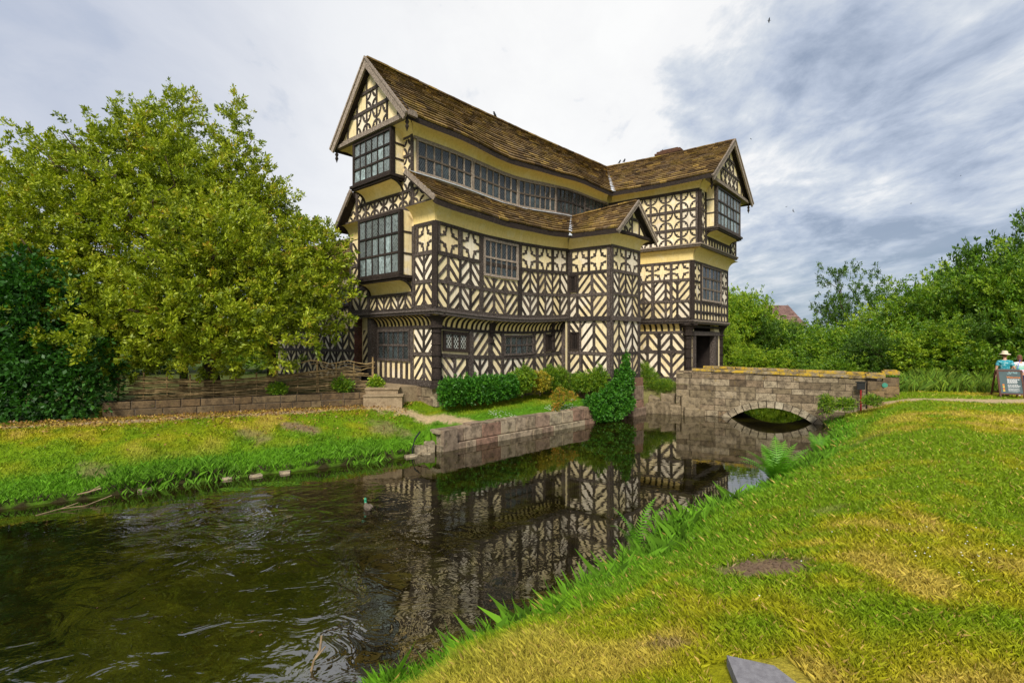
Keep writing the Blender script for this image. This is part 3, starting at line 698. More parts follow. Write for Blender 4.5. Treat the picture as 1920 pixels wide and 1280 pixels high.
t.build('timber_frame', 'timber', H, label='ground storey frame of the long front')
t = MB()
hbar(t, S, -.02, 7.3, 1.17, .12, 0, .05); hbar(t, S, -.02, 7.3, 2.09, .13, 0, .045); hbar(t, S, -.02, 7.3, 3.07, .14, 0, .045); hbar(t, S, -.02, 7.3, 4.08, .12, 0, .055)
panels(t, S, [.12, .56, 1.1, 1.58, 2.02], 2.15, 3.0, 1); panels(t, S, [.12, .56, 1.1, 1.58, 2.02], 1.23, 2.03, -1)
panels(t, S, [2.2, 2.75, 3.35, 4.02], 1.23, 2.03, 1); panels(t, S, [2.2, 2.75, 3.35, 4.02], 2.15, 2.55, -1, step=.24)
c2 = [4.3, 4.78, 5.25, 5.72, 6.2, 6.7, 7.22]
panels(t, S, c2, 2.15, 3.0, 1, pw=.085); panels(t, S, c2, 1.23, 2.03, -1, pw=.085)
for a_, c_ in ((.2, .98), (1.22, 2.0), (4.32, 5.1), (5.3, 6.1), (6.3, 7.1)): quat(t, S, a_, c_, 3.14, 4.02)
for s_, w_ in ((.1, .2), (1.1, .2), (2.1, .18), (4.16, .22), (5.2, .15), (6.2, .15), (7.2, .14)): vbar(t, S, s_, 3.1, 4.05, w_, 0, .05)
for s_, w_ in ((2.1, .18), (4.16, .22), (5.25, .1)): vbar(t, S, s_, 1.2, 3.1, w_, 0, .052)
t.build('timber_frame', 'timber', H, label='first floor frame of the long front')
# jetty moulding and coved bracket band
def jetty(W, s0, s1, z, lab=None, d=0, m0=0, m1=0, hh=.16, dd=.12):
    t = MB()
    for zz, w_, d1 in ((z + hh * .55, hh * .6, dd), (z, hh * .55, dd * .62)):
        d1 += J(.002); n = max(1, int((s1 - s0) / .8)); k = len(t.v)
        for i in range(n + 1):
            for dz, q in ((-w_ / 2, d - .03), (-w_ / 2, d + d1 - .02), (-w_ / 4, d + d1), (w_ / 2 - .01, d + d1), (w_ / 2, d + d1 - .03), (w_ / 2, d - .03)):
                a_, b_ = s0 - m0 * (q - d), s1 + m1 * (q - d); t.v.append(W.p(a_ + (b_ - a_) * i / n, zz + dz, q))
        for i in range(n):
            for j in range(5): q = k + 6 * i + j; t.f.append((q, q + 1, q + 7, q + 6))
        t.f.append(tuple(k + j for j in range(6))); t.f.append(tuple(k + 6 * n + j for j in range(6)))
    return t.build('jetty_beam', 'silver_timber' if lab is None else lab, H)
jetty(S, 0, 7.29, .98, 'grey_timber', m0=mSW, m1=mIn); jetty(Wf, 0, 5.35, .98, 'grey_timber', m0=mSW)
for W_, e, m1 in ((S, 7.25, mIn), (Wf, 4.0, 0)):
    b = MB(); cove(b, W_, 0, e, .55, .93, GD, 0, mSW, m1 if W_ is S else 0); b.build('cove', 'cove', H); b = MB(); ribs(b, W_, .5, e - .1, .56, .92, GD, -.01); b.build('bracket', 'dark_timber', H)
# carved corner post and consoles
def carved(W, s, z0, z1, w_, d, cap=.5):
    b = MB()
    prof = [(z0, 1.25), (z0 + .12, 1.25), (z0 + .16, .95), (z0 + (z1 - z0) * .45, .9), (z1 - cap - .02, .95), (z1 - cap, 1.35), (z1 - cap + .08, 1.35), (z1 - cap + .1, 1.05), (z1 - cap * .55, 1.15), (z1 - cap * .3, 1.6), (z1 - .12, 1.95), (z1 - .1, 2.1), (z1, 2.1)]
    k0 = len(b.v)
    for z, k in prof:
        h_ = w_ * k / 2; o = (k - 1) * w_ * .5
        for a_, c_ in ((-h_, d - .1), (h_, d - .1), (h_, d + w_ * .35 + o), (h_ * .6, d + w_ * .5 + o), (-h_ * .6, d + w_ * .5 + o), (-h_, d + w_ * .35 + o)): b.v.append(W.p(s + a_, z, c_))
    for i in range(len(prof) - 1):
        for j in range(6): q = k0 + 6 * i; b.f.append((q + j, q + (j + 1) % 6, q + 6 + (j + 1) % 6, q + 6 + j))
    b.f.append(tuple(k0 + j for j in range(6))); b.f.append(tuple(k0 + 6 * (len(prof) - 1) + j for j in range(6)))
    for i in range(5): hbar(b, W, s - w_ * .5, s + w_ * .5, z0 + .35 + i * (z1 - z0 - cap - .5) / 4, .04, d, d + w_ * .5 + .02)
    b.build('carved_post', 'dark_timber', H)
carved(Wall(S.xy(.34, -.35), (.999, .04), (-.04, -1)), 0, -1.65, .98, .34, 0)
carved(S, 2.92, .1, .92, .18, -.35, .4); carved(S, 6.62, .1, .92, .16, -.35, .4)
b = MB(); vbar(b, Wall(C, (.999, .04), (-.04, -1)), 0, 1.2, 4.12, .2, -.15, .05); b.build('corner_post', 'dark_timber', H)
# windows of the main front
window(S, .58, 1.78, -.30, .44, 3, 1, H, GD, 'dark_timber', 'lattice_glass', .12, .07, label='small lattice window of three lights with pale cames')
window(S, 3.6, 5.34, -.40, .42, 5, 2, H, GD, 'timber', 'leaded_glass', .08, .05)
window(S, 2.2, 4.06, 2.60, 4.02, 6, 2, H, 0, 'silver_timber', 'leaded_glass', .09, .055)
def barred(W, s0, s1, z0, z1, n, d):
    f = MB(); 
    for s_ in (s0 + .04, s1 - .04): vbar(f, W, s_, z0, z1, .08, d, d + .07)
    for z in (z0 + .04, z1 - .04): hbar(f, W, s0, s1, z, .08, d, d + .072, .002)
    for i in range(1, n): vbar(f, W, s0 + (s1 - s0) * i / n, z0, z1, .045, d, d + .05)
    fo = f.build('window', 'dark_timber', H, label='unglazed opening with upright wooden bars'); g = MB(); g.prism(W, [(s0 + .05, z0 + .05), (s1 - .05, z0 + .05), (s1 - .05, z1 - .05), (s0 + .05, z1 - .05)], d, d + .012); g.build('opening', 'interior_shade', fo)  # dark panel on the plaster stands for the unlit room behind the bars
barred(S, 6.1, 6.72, -.36, .42, 4, GD)
# eaves cove of the first floor
b = MB(); cove(b, S, 0, 7.29, 4.13, 4.68, .03, .42, mSW, mIn); b.build('cove', 'cove', H, smooth=True)
b = MB(); cove(b, Wf, 0, 1.12, 4.13, 4.68, .03, .42, mSW, 0); b.build('cove', 'cove', H, smooth=True); b = MB(); cove(b, Wf, 3.95, 5.3, 4.13, 4.68, .03, .42); b.build('cove', 'cove', H, smooth=True)
# --- garderobe bay
t = MB()
for W_, e in ((G1, 2.15), (G2, 2.27)):
    hbar(t, W_, .0, e, -1.48, .22, 0, .05); hbar(t, W_, 0, e, -.46, .13, 0, .045); hbar(t, W_, 0, e, 1.03, .2, 0, .10); hbar(t, W_, 0, e, 2.07, .12, 0, .045); hbar(t, W_, 0, e, 3.03, .13, 0, .045); hbar(t, W_, 0, e, 4.05, .12, 0, .055)
    vbar(t, W_, .06, -1.4, 4.0, .14, 0, .06); vbar(t, W_, e - .08, -1.4, 4.0, .16, 0, .06)
vbar(t, G1, -.17, -1.5, .93, .3, 0, .05)
panels(t, G1, [.12, .72, 1.35, 2.0], -1.36, -.53, 1, pw=.12, step=.3); panels(t, G1, [.72, 1.35, 2.0], -.39, .93, 1, pw=.12, step=.33)
diag(t, G1, .12, .62, .46, .93, -1)
panels(t, G1, [.12, .5, 1.25, 2.0], 1.13, 2.0, 1, pw=.13); panels(t, G1, [.5, 1.25, 2.0], 2.13, 2.96, 1, pw=.13)
vbar(t, G1, .66, -1.36, .93, .1, 0, .04); vbar(t, G1, .52, 1.13, 2.96, .1, 0, .04)
quat(t, G1, .25, 1.02, 3.1, 3.98); quat(t, G1, 1.18, 1.95, 3.1, 3.98); vbar(t, G1, 1.1, 3.08, 4.0, .12, 0, .05); vbar(t, G1, .18, 3.08, 4.0, .12, 0, .05)
cg2 = [.14, .74, 1.3, 1.78, 2.13]; cg3 = [.14, .6, 1.12, 1.66, 2.13]
panels(t, G2, cg3, -1.36, -.53, -1, pw=.1); panels(t, G2, cg3, -.39, .93, 1, pw=.1, step=.32); panels(t, G2, cg3, 1.13, 2.0, 1, pw=.09); panels(t, G2, cg3, 2.13, 2.96, -1, pw=.09)
quat(t, G2, .16, 1.04, 3.1, 3.98); quat(t, G2, 1.2, 2.1, 3.1, 3.98); vbar(t, G2, 1.12, 3.08, 4.0, .11, 0, .05)
t.build('timber_frame', 'timber', H, label='frame of the tall projecting bay')
barred(G1, .1, .6, -.36, .46, 4, .0); barred(G1, .06, .48, 2.2, 2.96, 4, 0)
b = MB(); cove(b, G1, 0, 2.15, 4.10, 4.55, .03, .42, mIn, mG); b.build('cove', 'cove', H, smooth=True); b = MB(); cove(b, G2, 0, 2.27, 4.10, 4.55, .03, .42, mG, .9); b.build('cove', 'cove', H, smooth=True)
# foot of the bay
b = MB(); masonry(b, G1, .0, 2.2, -3.5, -1.6, .42, .8, -.3, .05); masonry(b, G2, -.05, 1.2, -3.5, -1.6, .42, .8, -.3, .05); b.build('plinth', 'red_stone', H)
b = MB(); masonry(b, Wall(G2.xy(1.35, .12), G2.u, G2.n), 0, .95, -3.5, -1.95, .5, .9, -.6, .1); masonry(b, Wall(G2.xy(1.3, .2), G2.u, G2.n), 0, 1.08, -3.5, -2.9, .5, .9, -.6, .12)
b.footprint([G2.xy(1.45, .18), G2.xy(2.3, .18), G2.xy(2.3, -.3), G2.xy(1.45, -.3)], -1.95, -1.6); b.build('stone_foot', 'red_stone', H)

# --- west face, first floor
t = MB()
for z, w_ in ((1.2, .14), (2.09, .12), (3.07, .13)): hbar(t, Wf, 0, 1.16, z, w_, 0, .045); hbar(t, Wf, 3.9, 5.3, z, w_, 0, .045)
hbar(t, Wf, 1.1, 3.95, 1.13, .14, 0, .045); hbar(t, Wf, 1.16, 3.9, 1.72, .1, 0, .05); hbar(t, Wf, 0, 1.1, 4.08, .12, 0, .05)
for c_ in ([.12, .56, 1.05], [4.0, 4.6, 5.2]): panels(t, Wf, c_, 1.27, 2.03, 1 if c_[0] < 1 else -1); panels(t, Wf, c_, 2.15, 3.0, -1 if c_[0] < 1 else 1)
panels(t, Wf, [1.2, 1.62, 2.05, 2.5, 2.95, 3.4, 3.85], 1.2, 1.67, 1, step=.2, w=.08, pw=.08)
quat(t, Wf, .16, .84, 3.14, 4.02); vbar(t, Wf, .92, 3.1, 4.02, .1, 0, .05)
diag(t, Wf, 4.0, 5.2, 3.14, 4.0, 1)
for s_ in (1.12, 3.95, 5.22): vbar(t, Wf, s_, 1.2, 4.1, .15, 0, .055)
t.build('timber_frame', 'timber', H, label='first floor frame of the west end')
# oriels
def oriel(W, s0, s1, z0, z1, p, cols, rows, gm, cz=None, fm='dark_timber'):
    b = MB(); b.footprint([W.xy(s0, -.05), W.xy(s1, -.05), W.xy(s1, p), W.xy(s0, p)], z0, z1); o = b.build('oriel', 'plaster', H)
    window(W, s0, s1, z0, z1, cols, rows, H, p, fm, gm, .10, .055)
    f = MB()
    f.footprint([W.xy(s0 - .07, 0), W.xy(s1 + .07, 0), W.xy(s1 + .07, p + .16), W.xy(s0 - .07, p + .16)], z0 - .12, z0 - .02)
    f.footprint([W.xy(s0 - .03, 0), W.xy(s1 + .03, 0), W.xy(s1 + .03, p + .10), W.xy(s0 - .03, p + .10)], z0 - .2, z0 - .123)
    for sd, n_ in ((s0, -1), (s1, 1)):
        Ws = Wall(W.xy(sd, 0), (W.n.x, W.n.y), (W.u.x * n_, W.u.y * n_)); 
        for z in (z0 + (z1 - z0) / 3, z0 + 2 * (z1 - z0) / 3): hbar(f, Ws, 0, p, z, .07, 0, .02)
        vbar(f, Ws, p - .04, z0, z1, .1, 0, .03)
    f.build('oriel_sill', fm, H)
    if cz: b = MB(); Wc = W; cove(b, Wc, s0 + .04, s1 - .04, cz, z0 - .2, .02, p - .02, 0, 0); b.build('cove', 'cove', H, smooth=True)
    if cz:
        for sd in (s0 + .02, s1 - .02):
            b = MB(); ribs(b, W, sd, sd, cz - .02, z0 - .2, .0, p, w=.08); b.build('bracket', 'dark_timber', H)
oriel(Wf, 1.22, 3.85, 2.36, 4.62, .5, 6, 3, 'bright_glass', 1.8)
# west gallery face between the skirts
t = MB()
hbar(t, Wf, -.1, 5.5, 4.78, .2, 0, .12); hbar(t, Wf, 1.2, 4.85, 5.42, .1, 0, .05)
cs = [-.0, .6, 1.15, 1.75, 2.35, 2.95, 3.55, 4.15, 4.75, 5.3]
for a_, c_ in zip(cs[2:-2], cs[3:-1]): quat(t, Wf, a_ + .04, c_ - .04, 4.9, 5.38, 0, 1)
for s_ in cs[2:-1]: vbar(t, Wf, s_, 4.88, 5.42, .09, 0, .05)
for a_, c_ in ((1.27, 1.7), (4.3, 4.75)):
    for z in (5.48, 6.1, 6.75): quat(t, Wf, a_ + .02, c_, z, z + .56, 0, 1); hbar(t, Wf, a_, c_, z + .6, .09, 0, .05)
for s_ in (1.22, 4.8): vbar(t, Wf, s_, 4.85, 7.4, .13, 0, .055)
quat(t, Wf, .55, 1.12, 4.9, 5.38, 0, 1); quat(t, Wf, 4.88, 5.3, 4.9, 5.3, 0, 1); hbar(t, Wf, .6, 1.2, 5.42, .09, 0, .05)
t.build('timber_frame', 'timber', H, label='gallery frame of the west end')
b = MB()   # plaster triangles closing the ends of the skirt roofs
b.prism(Wf, [(-.0, 4.7), (1.2, 4.7), (1.2, 5.85)], -.1, .004); b.build('plaster_wall', 'plaster', H, label='small plaster triangle under the moat-side skirt roof'); b = MB(); b.prism(Wf, [(5.9, 4.7), (4.8, 4.7), (4.8, 5.85)], -.1, .004); b.build('plaster_wall', 'plaster', H, label='small plaster triangle under the courtyard-side skirt roof')
oriel(Wf, 1.72, 4.22, 6.02, 7.66, .5, 6, 3, 'bright_glass', 5.42)
b = MB(); cove(b, Wf, 1.17, 1.72, 7.25, 7.68, .02, .5, .9, 0); b.build('cove', 'cove', H, smooth=True); b = MB(); cove(b, Wf, 4.22, 4.85, 7.25, 7.68, .02, .5, 0, .9); b.build('cove', 'cove', H, smooth=True)
# west ground storey
t = MB()
hbar(t, Wf, .3, 4.1, -1.5, .22, GD, GD + .05); hbar(t, Wf, .3, 1.8, -.45, .13, GD, GD + .045); hbar(t, Wf, .3, 4.1, .52, .11, GD, GD + .045)
panels(t, Wf, [.5, 1.0, 1.55], -1.38, -.52, 1, GD, pw=.12); panels(t, Wf, [.5, 1.0, 1.55], -.38, .46, -1, GD, pw=.12)
vbar(t, Wf, 1.68, -1.4, .5, .16, GD, GD + .05)
for s_ in (2.0, 2.33, 2.66, 3.0, 3.33, 3.66): vbar(t, Wf, s_, -1.4, -.78, .13, GD, GD + .035)
diag(t, Wf, 4.4, 4.9, -.9, .46, -1, GD); hbar(t, Wf, 4.2, 5.0, -.95, .1, GD, GD + .04)
t.build('timber_frame', 'timber', H, label='ground storey frame of the west end')
window(Wf, 1.78, 3.86, -.74, .46, 6, 2, H, GD, 'timber', 'leaded_glass', .09, .06)
b = MB(); vbar(b, Wf, 4.05, -1.65, .95, .26, -.35, -.06); b.build('door_post', 'timber', H)
b = MB(); masonry(b, Wall(Wf.xy(.28, GD - .02), Wf.u, Wf.n), 0, 3.8, -2.3, -1.6, .35, .9, -.3, .05); b.build('plinth', 'bridge_stone', H)
b = MB(); masonry(b, Wall(S.xy(.28, GD - .02), S.u, S.n), 0, 7.2, -2.3, -1.6, .35, .9, -.3, .05); b.build('plinth', 'bridge_stone', H)
b = MB(); b.prism(Wf, [(4.5, -1.6), (5.0, -1.6), (5.0, -.98), (4.5, -.98)], GD, GD + .02); b.build('doorway', 'interior_shade', H)  # dark panel on the wall, shade of the doorway put into its colour
b = MB(); masonry(b, Wall(Wf.xy(5.02, -.2), Wf.u, Wf.n), 0, .3, -1.7, .95, .08, .2, -.3, .03, gap=.006); b.build('brick_pier', 'brick', H)
# --- gallery south band
t = MB(); hbar(t, SG, -.02, Lg, 7.28, .09, 0, .10); hbar(t, SG, -.02, Lg, 5.98, .14, 0, .10)
t.build('timber_frame', 'silver_timber', H, label='head and sill beams of the long gallery window')
for a_, c_, n_ in ((.1, 2.72, 7), (2.74, 5.30, 7), (5.32, 7.86, 7), (7.88, 10.1, 7), (10.12, Lg, 6)):
    window(SG, a_, c_, 6.05, 7.25, n_, 2, H, .02, 'silver_timber' if a_ < 7.5 else 'timber', 'leaded_glass', .065, .06)
b = MB(); cove(b, SG, 0, Lg, 7.32, 7.72, .05, .45, .9, mV); b.build('cove', 'cove', H, smooth=True)
# --- gatehouse, west side and front
t = MB()
for z in (5.47, 6.38): hbar(t, GW, 0, 4.7, z, .14, 0, .045)
hbar(t, GW, 0, 4.7, 7.28, .14, 0, .06)
cw = [.12, .86, 1.62, 2.38, 3.14, 3.9, 4.66]
for z0, z1 in ((4.72, 5.40), (5.54, 6.31), (6.45, 7.21)):
    for a_, c_ in zip(cw[:-1], cw[1:]): quat(t, GW, a_ + .05, c_ - .05, z0, z1, 0, 1)
for s_ in cw: vbar(t, GW, s_, 4.7, 7.25, .11, 0, .05)
t.build('timber_frame', 'timber', H, label='gatehouse top storey west frame with star-shaped panels')
b = MB(); vbar(b, Wall(K, (.13, .99), (.99, -.13)), 0, 4.6, 7.3, .01, -.1, .0); vbar(b, Wall(K, (.99, .15), (.15, -.99)), 0, 4.62, 7.28, .18, -.12, .06); b.build('corner_post', 'dark_timber', H)
t = MB()
for z in (5.47, 6.38): hbar(t, GF, 0, .72, z, .12, 0, .045); hbar(t, GF, 4.55, 5.45, z, .12, 0, .045)
for z0, z1 in ((4.72, 5.40), (5.54, 6.31), (6.45, 7.21)):
    quat(t, GF, .16, .66, z0, z1, 0, 1); quat(t, GF, 4.65, 5.3, z0, z1, 0, 1)
for s_ in (.74, 4.5, 5.38): vbar(t, GF, s_, 4.7, 7.3, .12, 0, .055)
baluster(t, GF, .84, 4.42, 4.72, 5.12, 9); hbar(t, GF, .8, 4.45, 5.15, .08, 0, .045)
t.build('timber_frame', 'timber', H, label='gatehouse top storey front frame')
oriel(GF, .82, 4.42, 5.62, 7.56, .5, 7, 3, 'bright_glass', 5.2, 'timber')
b = MB(); cove(b, GW, 0, 4.55, 7.33, 7.74, .04, .45, mK, mV); b.build('cove', 'cove', H, smooth=True); b = MB(); cove(b, GF, 0, .82, 7.3, 7.7, .04, .5, mK, 0); b.build('cove', 'cove', H, smooth=True); b = MB(); cove(b, GF, 4.42, 5.45, 7.3, 7.7, .04, .5, 0, .9); b.build('cove', 'cove', H, smooth=True)
jetty(GW, 0, 4.9, 4.60, m0=mK); jetty(GF, 0, 5.45, 4.60, m0=mK, m1=.9)
b = MB(); cove(b, GWf, 0, 4.4, 3.98, 4.50, .04, .32, mK, 0); b.build('cove', 'cove', H, smooth=True); b = MB(); cove(b, GFf, 0, 5.2, 3.98, 4.50, .04, .47, mK, .9); b.build('cove', 'cove', H, smooth=True)
t = MB()
for z, w_ in ((3.93, .12), (3.05, .12), (2.0, .12), (1.12, .12)): hbar(t, GWf, 0, 4.0, z, w_, 0, .045)
c1 = [.12, .72, 1.3, 1.92, 2.45, 3.05, 3.6]
panels(t, GWf, c1, 2.06, 2.99, -1, pw=.12); panels(t, GWf, c1, 1.18, 1.94, 1, pw=.12)
for a_, c_ in ((.16, .95), (1.1, 1.88), (2.05, 2.85), (3.0, 3.7)): quat(t, GWf, a_, c_, 3.12, 3.87)
for s_ in (.06, 1.02, 1.97, 2.93): vbar(t, GWf, s_, 1.15, 3.95, .13, 0, .055)
t.build('timber_frame', 'timber', H, label='gatehouse first floor west frame')
t = MB()
hbar(t, GFf, 0, 5.2, 3.93, .12, 0, .045)
for z in (1.08, 1.5, 2.02): hbar(t, GFf, 0, 5.2, z, .09, 0, .045)
baluster(t, GFf, .16, 5.1, 1.12, 1.46, 11); baluster(t, GFf, .16, 5.1, 1.55, 1.97, 11)
for a_, c_ in ((.16, 1.0), (4.2, 5.1)):
    quat(t, GFf, a_, c_, 2.08, 2.92); quat(t, GFf, a_, c_, 3.04, 3.86); hbar(t, GFf, a_, c_, 2.98, .1, 0, .04)
for s_ in (.08, 1.08, 4.12, 5.12): vbar(t, GFf, s_, 1.1, 3.95, .14, 0, .055)
t.build('timber_frame', 'timber', H, label='gatehouse first floor front frame')
window(GFf, 1.15, 4.05, 2.06, 3.9, 5, 3, H, 0, 'silver_timber', 'leaded_glass', .10, .07)
b = MB(); vbar(b, Wall(f0, (.99, .15), (.15, -.99)), 0, .95, 3.98, .2, -.12, .06); b.build('corner_post', 'dark_timber', H)
jetty(GWf, 0, 4.0, .92, 'timber', m0=mK); jetty(GFf, 0, 5.2, .92, m0=mK, m1=.9)
b = MB(); cove(b, GWg, 0, 3.6, .5, .88, .0, .26, mK, 0); b.build('cove', 'cove', H, smooth=True); b = MB(); ribs(b, GWg, .35, 3.4, .51, .87, .0, .25, .3, .1); b.build('bracket', 'dark_timber', H)
t = MB()
hbar(t, GWg, 0, 3.6, -1.9, .22, 0, .05); hbar(t, GWg, 0, 3.6, -.52, .15, 0, .045); hbar(t, GWg, 0, 3.6, .47, .12, 0, .045)
c1 = [.2, .82, 1.44, 2.05, 2.65, 3.3]
panels(t, GWg, c1, -1.8, -.6, -1, pw=.13, step=.33, w=.13); panels(t, GWg, c1, -.45, .42, 1, pw=.13, step=.33, w=.13)
for s_ in (1.44, 2.65): vbar(t, GWg, s_, -1.8, .45, .16, 0, .05)
t.build('timber_frame', 'timber', H, label='gatehouse ground storey west frame')
carved(Wall(g0, (.99, .15), (.15, -.99)), 0, -2.1, .9, .34, -.02, .6); carved(Wall(GFg.xy(4.7), (.9, .45), (.45, -.9)), 0, -2.0, .9, .26, 0, .6)
t = MB()
for s_, w_ in ((.62, .14), (.82, .12), (3.68, .2), (4.05, .12)): vbar(t, GFg, s_, -2.0, .5, w_, -.2, .08)
hbar(t, GFg, .4, 4.4, .42, .22, -.2, .1); hbar(t, GFg, .3, 4.5, .75, .1, -.1, .12)
t.build('door_frame', 'timber', H, label='heavy oak frame of the gatehouse entrance')
b = MB(); masonry(b, Wall(GWg.xy(0, .02), GWg.u, GWg.n), -.1, 3.5, -3.5, -2.0, .4, .9, -.3, .06); b.build('plinth', 'red_stone', H)
# --- roofs
uS, uW, uG, uF = Vector((.704, .71)), Vector((-.755, .656)), Vector((-.82, .572)), Vector((.656, .755))
zE, zR = 7.82, 10.45
mw = lambda w_, d: Wf.xy(w_, d)
e0 = mw(.62, .78); r0 = mw(3.0, .78); k0_ = mw(5.38, .78)
ve = isect(SG.xy(0, .52), uS, GW.xy(0, .52), uG)                 # valley foot
ga = (11.38, 25.4); gl = isect(GW.xy(0, .52), uG, ga, uF); gr = (2 * ga[0] - gl[0], 2 * ga[1] - gl[1])
vr = isect(r0, uS, ga, uG)                                       # ridges meet
oc_ = isect(k0_, uS, gr, uG)                                     # outer corner
P3 = lambda p, z: (p[0], p[1], z)
zV = 10.25
e0 = isect(SG.xy(0, .52), uS, mw(0, .78), uW)
roofs = MB()
def roofquad(T0, T1, B0, B1, rows, lab, sag=0, tsag=0, wid=.34, shp=None):
    d_ = MB(); deck(d_, T0, T1, B0, B1, .19, sag, tsag, shp=shp); do = d_.build('roof_deck', 'dark_timber', H)
    m_ = MB(); slates(m_, T0, T1, B0, B1, rows, wid, sag=sag, tsag=tsag, shp=shp); return m_.build('roof', 'slate', H, label=lab)
roofquad(P3(r0, zR), P3(vr, zV), P3(e0, zE), P3(ve, zE - .05), 18, 'long gallery roof, slope to the moat', .24, .09, shp=lambda s: math.exp(-((s - .42) / .19) ** 2) + .10 * math.sin(s * 21) - .2 * math.exp(-((s - .75) / .09) ** 2))
roofquad(P3(vr, zV), P3(r0, zR), P3(oc_, zE), P3(k0_, zE), 14, 'long gallery roof, far slope', 0, .0, .5)
roofquad(P3(vr, zV), P3(ga, zV), P3(ve, zE - .05), P3(gl, zE), 19, 'gatehouse roof, west slope', .05, .04)
roofquad(P3(ga, zV), P3(vr, zV), P3(gr, zE), P3(oc_, zE), 14, 'gatehouse roof, east slope', 0, 0, .5)
def ridge(a_, b_, sag=0):
    m_ = MB(); a_, b_ = Vector(a_), Vector(b_); n = int((b_ - a_).length / .45)
    for i in range(n):
        s0, s1 = i / n, (i + .97) / n; p, q = a_.lerp(b_, s0), a_.lerp(b_, s1); p.z -= sag * math.sin(math.pi * s0); q.z -= sag * math.sin(math.pi * s1)
        m_.beam(p + Vector((0, 0, .03 + J(.01))), q + Vector((0, 0, .03 + J(.01))), .26, .06)
    m_.build('ridge', 'slate', H)
ridge(P3(r0, zR), P3(vr, zV), .09); ridge(P3(vr, zV), P3(ga, zV), .04)
def leadstrip(pts, w_, side=(0, 0, 1)):
    m_ = MB()
    for p, q in zip(pts[:-1], pts[1:]): m_.beam(Vector(p) , Vector(q), w_, .03, side)
    return m_.build('lead_flashing', 'lead', H)
va, vb = Vector(P3(vr, zV + .03)), Vector(P3(ve, zE + .02)); leadstrip([va, va.lerp(vb, .5) - Vector((0, 0, .0)), vb + (vb - va).normalized() * .12], .3)
# skirt roof of the first floor front, garderobe roof
pl = Wf.xy(1.1, .34); sk0 = isect(S.xy(0, .48), uS, Wf.xy(0, .36), uW); inner = isect(S.xy(0, .48), uS, G1.xy(0, .48), (.755, -.656))
gb = SG.xy(9.1, .04); gap = Vector(G2.xy(1.12, .62)); ap = (gap.x, gap.y)
roofquad(P3(isect(SG.xy(0, .03), uS, Wf.xy(0, .36), uW), 6.03), P3(gb, 5.98), P3(sk0, 4.76), P3(inner, 4.68), 9, 'skirt roof over the long front', .17, .2, shp=lambda s: math.sin(math.pi * s) + .08 * math.sin(s * 17))
leadstrip([SG.p(s_, 6.02 - .02, .1) for s_ in (-.3, 1, 2, 2.8, 3.6, 4.4, 5.2, 6, 6.8, 7.6, 8.4, 9.1)], .10)
zg_ = 5.95
gl1 = isect(G1.xy(0, .48), (.755, -.656), G2.xy(0, .62), uS); gr1 = G2.xy(2.27 + .48, .62); grb = G2.xy(2.75, -3.2)
roofquad(P3(gb, 6.0), P3(ap, zg_), P3(inner, 4.66), P3(gl1, 4.58), 10, 'bay roof, west slope', .0, 0, .26)
roofquad(P3(ap, zg_), P3(gb, 6.0), P3(gr1, 4.6), P3(grb, 4.6), 8, 'bay roof, east slope', 0, 0, .3); ridge(P3(gb, 6.02), P3(ap, zg_))
i3 = Vector(P3(inner, 4.68)); g3 = Vector(P3(gb, 6.02)); leadstrip([g3, i3 + Vector((0, 0, .06)), i3 + Vector((.0, -.06, -.12))], .16, (.1, -1, .2))
# far skirt roof (north side) seen edge-on at the west end
roofquad(P3(Wf.xy(4.85, .36), 6.0), P3(Wf.xy(4.85, -9), 6.0), P3(Wf.xy(5.85, .36), 4.72), P3(Wf.xy(5.85, -9), 4.72), 8, 'skirt roof on the courtyard side', 0, 0, .4)
# bargeboards, gable triangles, finials
def barge(Wl, foot0, apex, foot1, d, w_=.26, mm='silver_timber', th=.07):
    m_ = MB()
    for f_ in (foot0, foot1):
        dx, dz = apex[0] - f_[0], apex[1] - f_[1]; l = math.hypot(dx, dz); sg = 1 if dx > 0 else -1
        px_, pz_ = -dz / l * sg, dx / l * sg                                  # unit, up and outward
        if pz_ < 0: px_, pz_ = -px_, -pz_
        a_, b_ = f_, apex
        m_.prism(Wl, [(a_[0], a_[1]), (b_[0], b_[1]), (b_[0], b_[1] - w_ / (abs(dx) / l)), (a_[0] - px_ * w_, a_[1] - pz_ * w_)], d, d + th + J(.004))
        m_.prism(Wl, [(a_[0], a_[1] + .03), (b_[0], b_[1] + .03), (b_[0], b_[1] - .06), (a_[0] - px_ * .06, a_[1] - pz_ * .06)], d + .0, d + th + .035 + J(.004))
    return m_.build('bargeboard', mm, H)
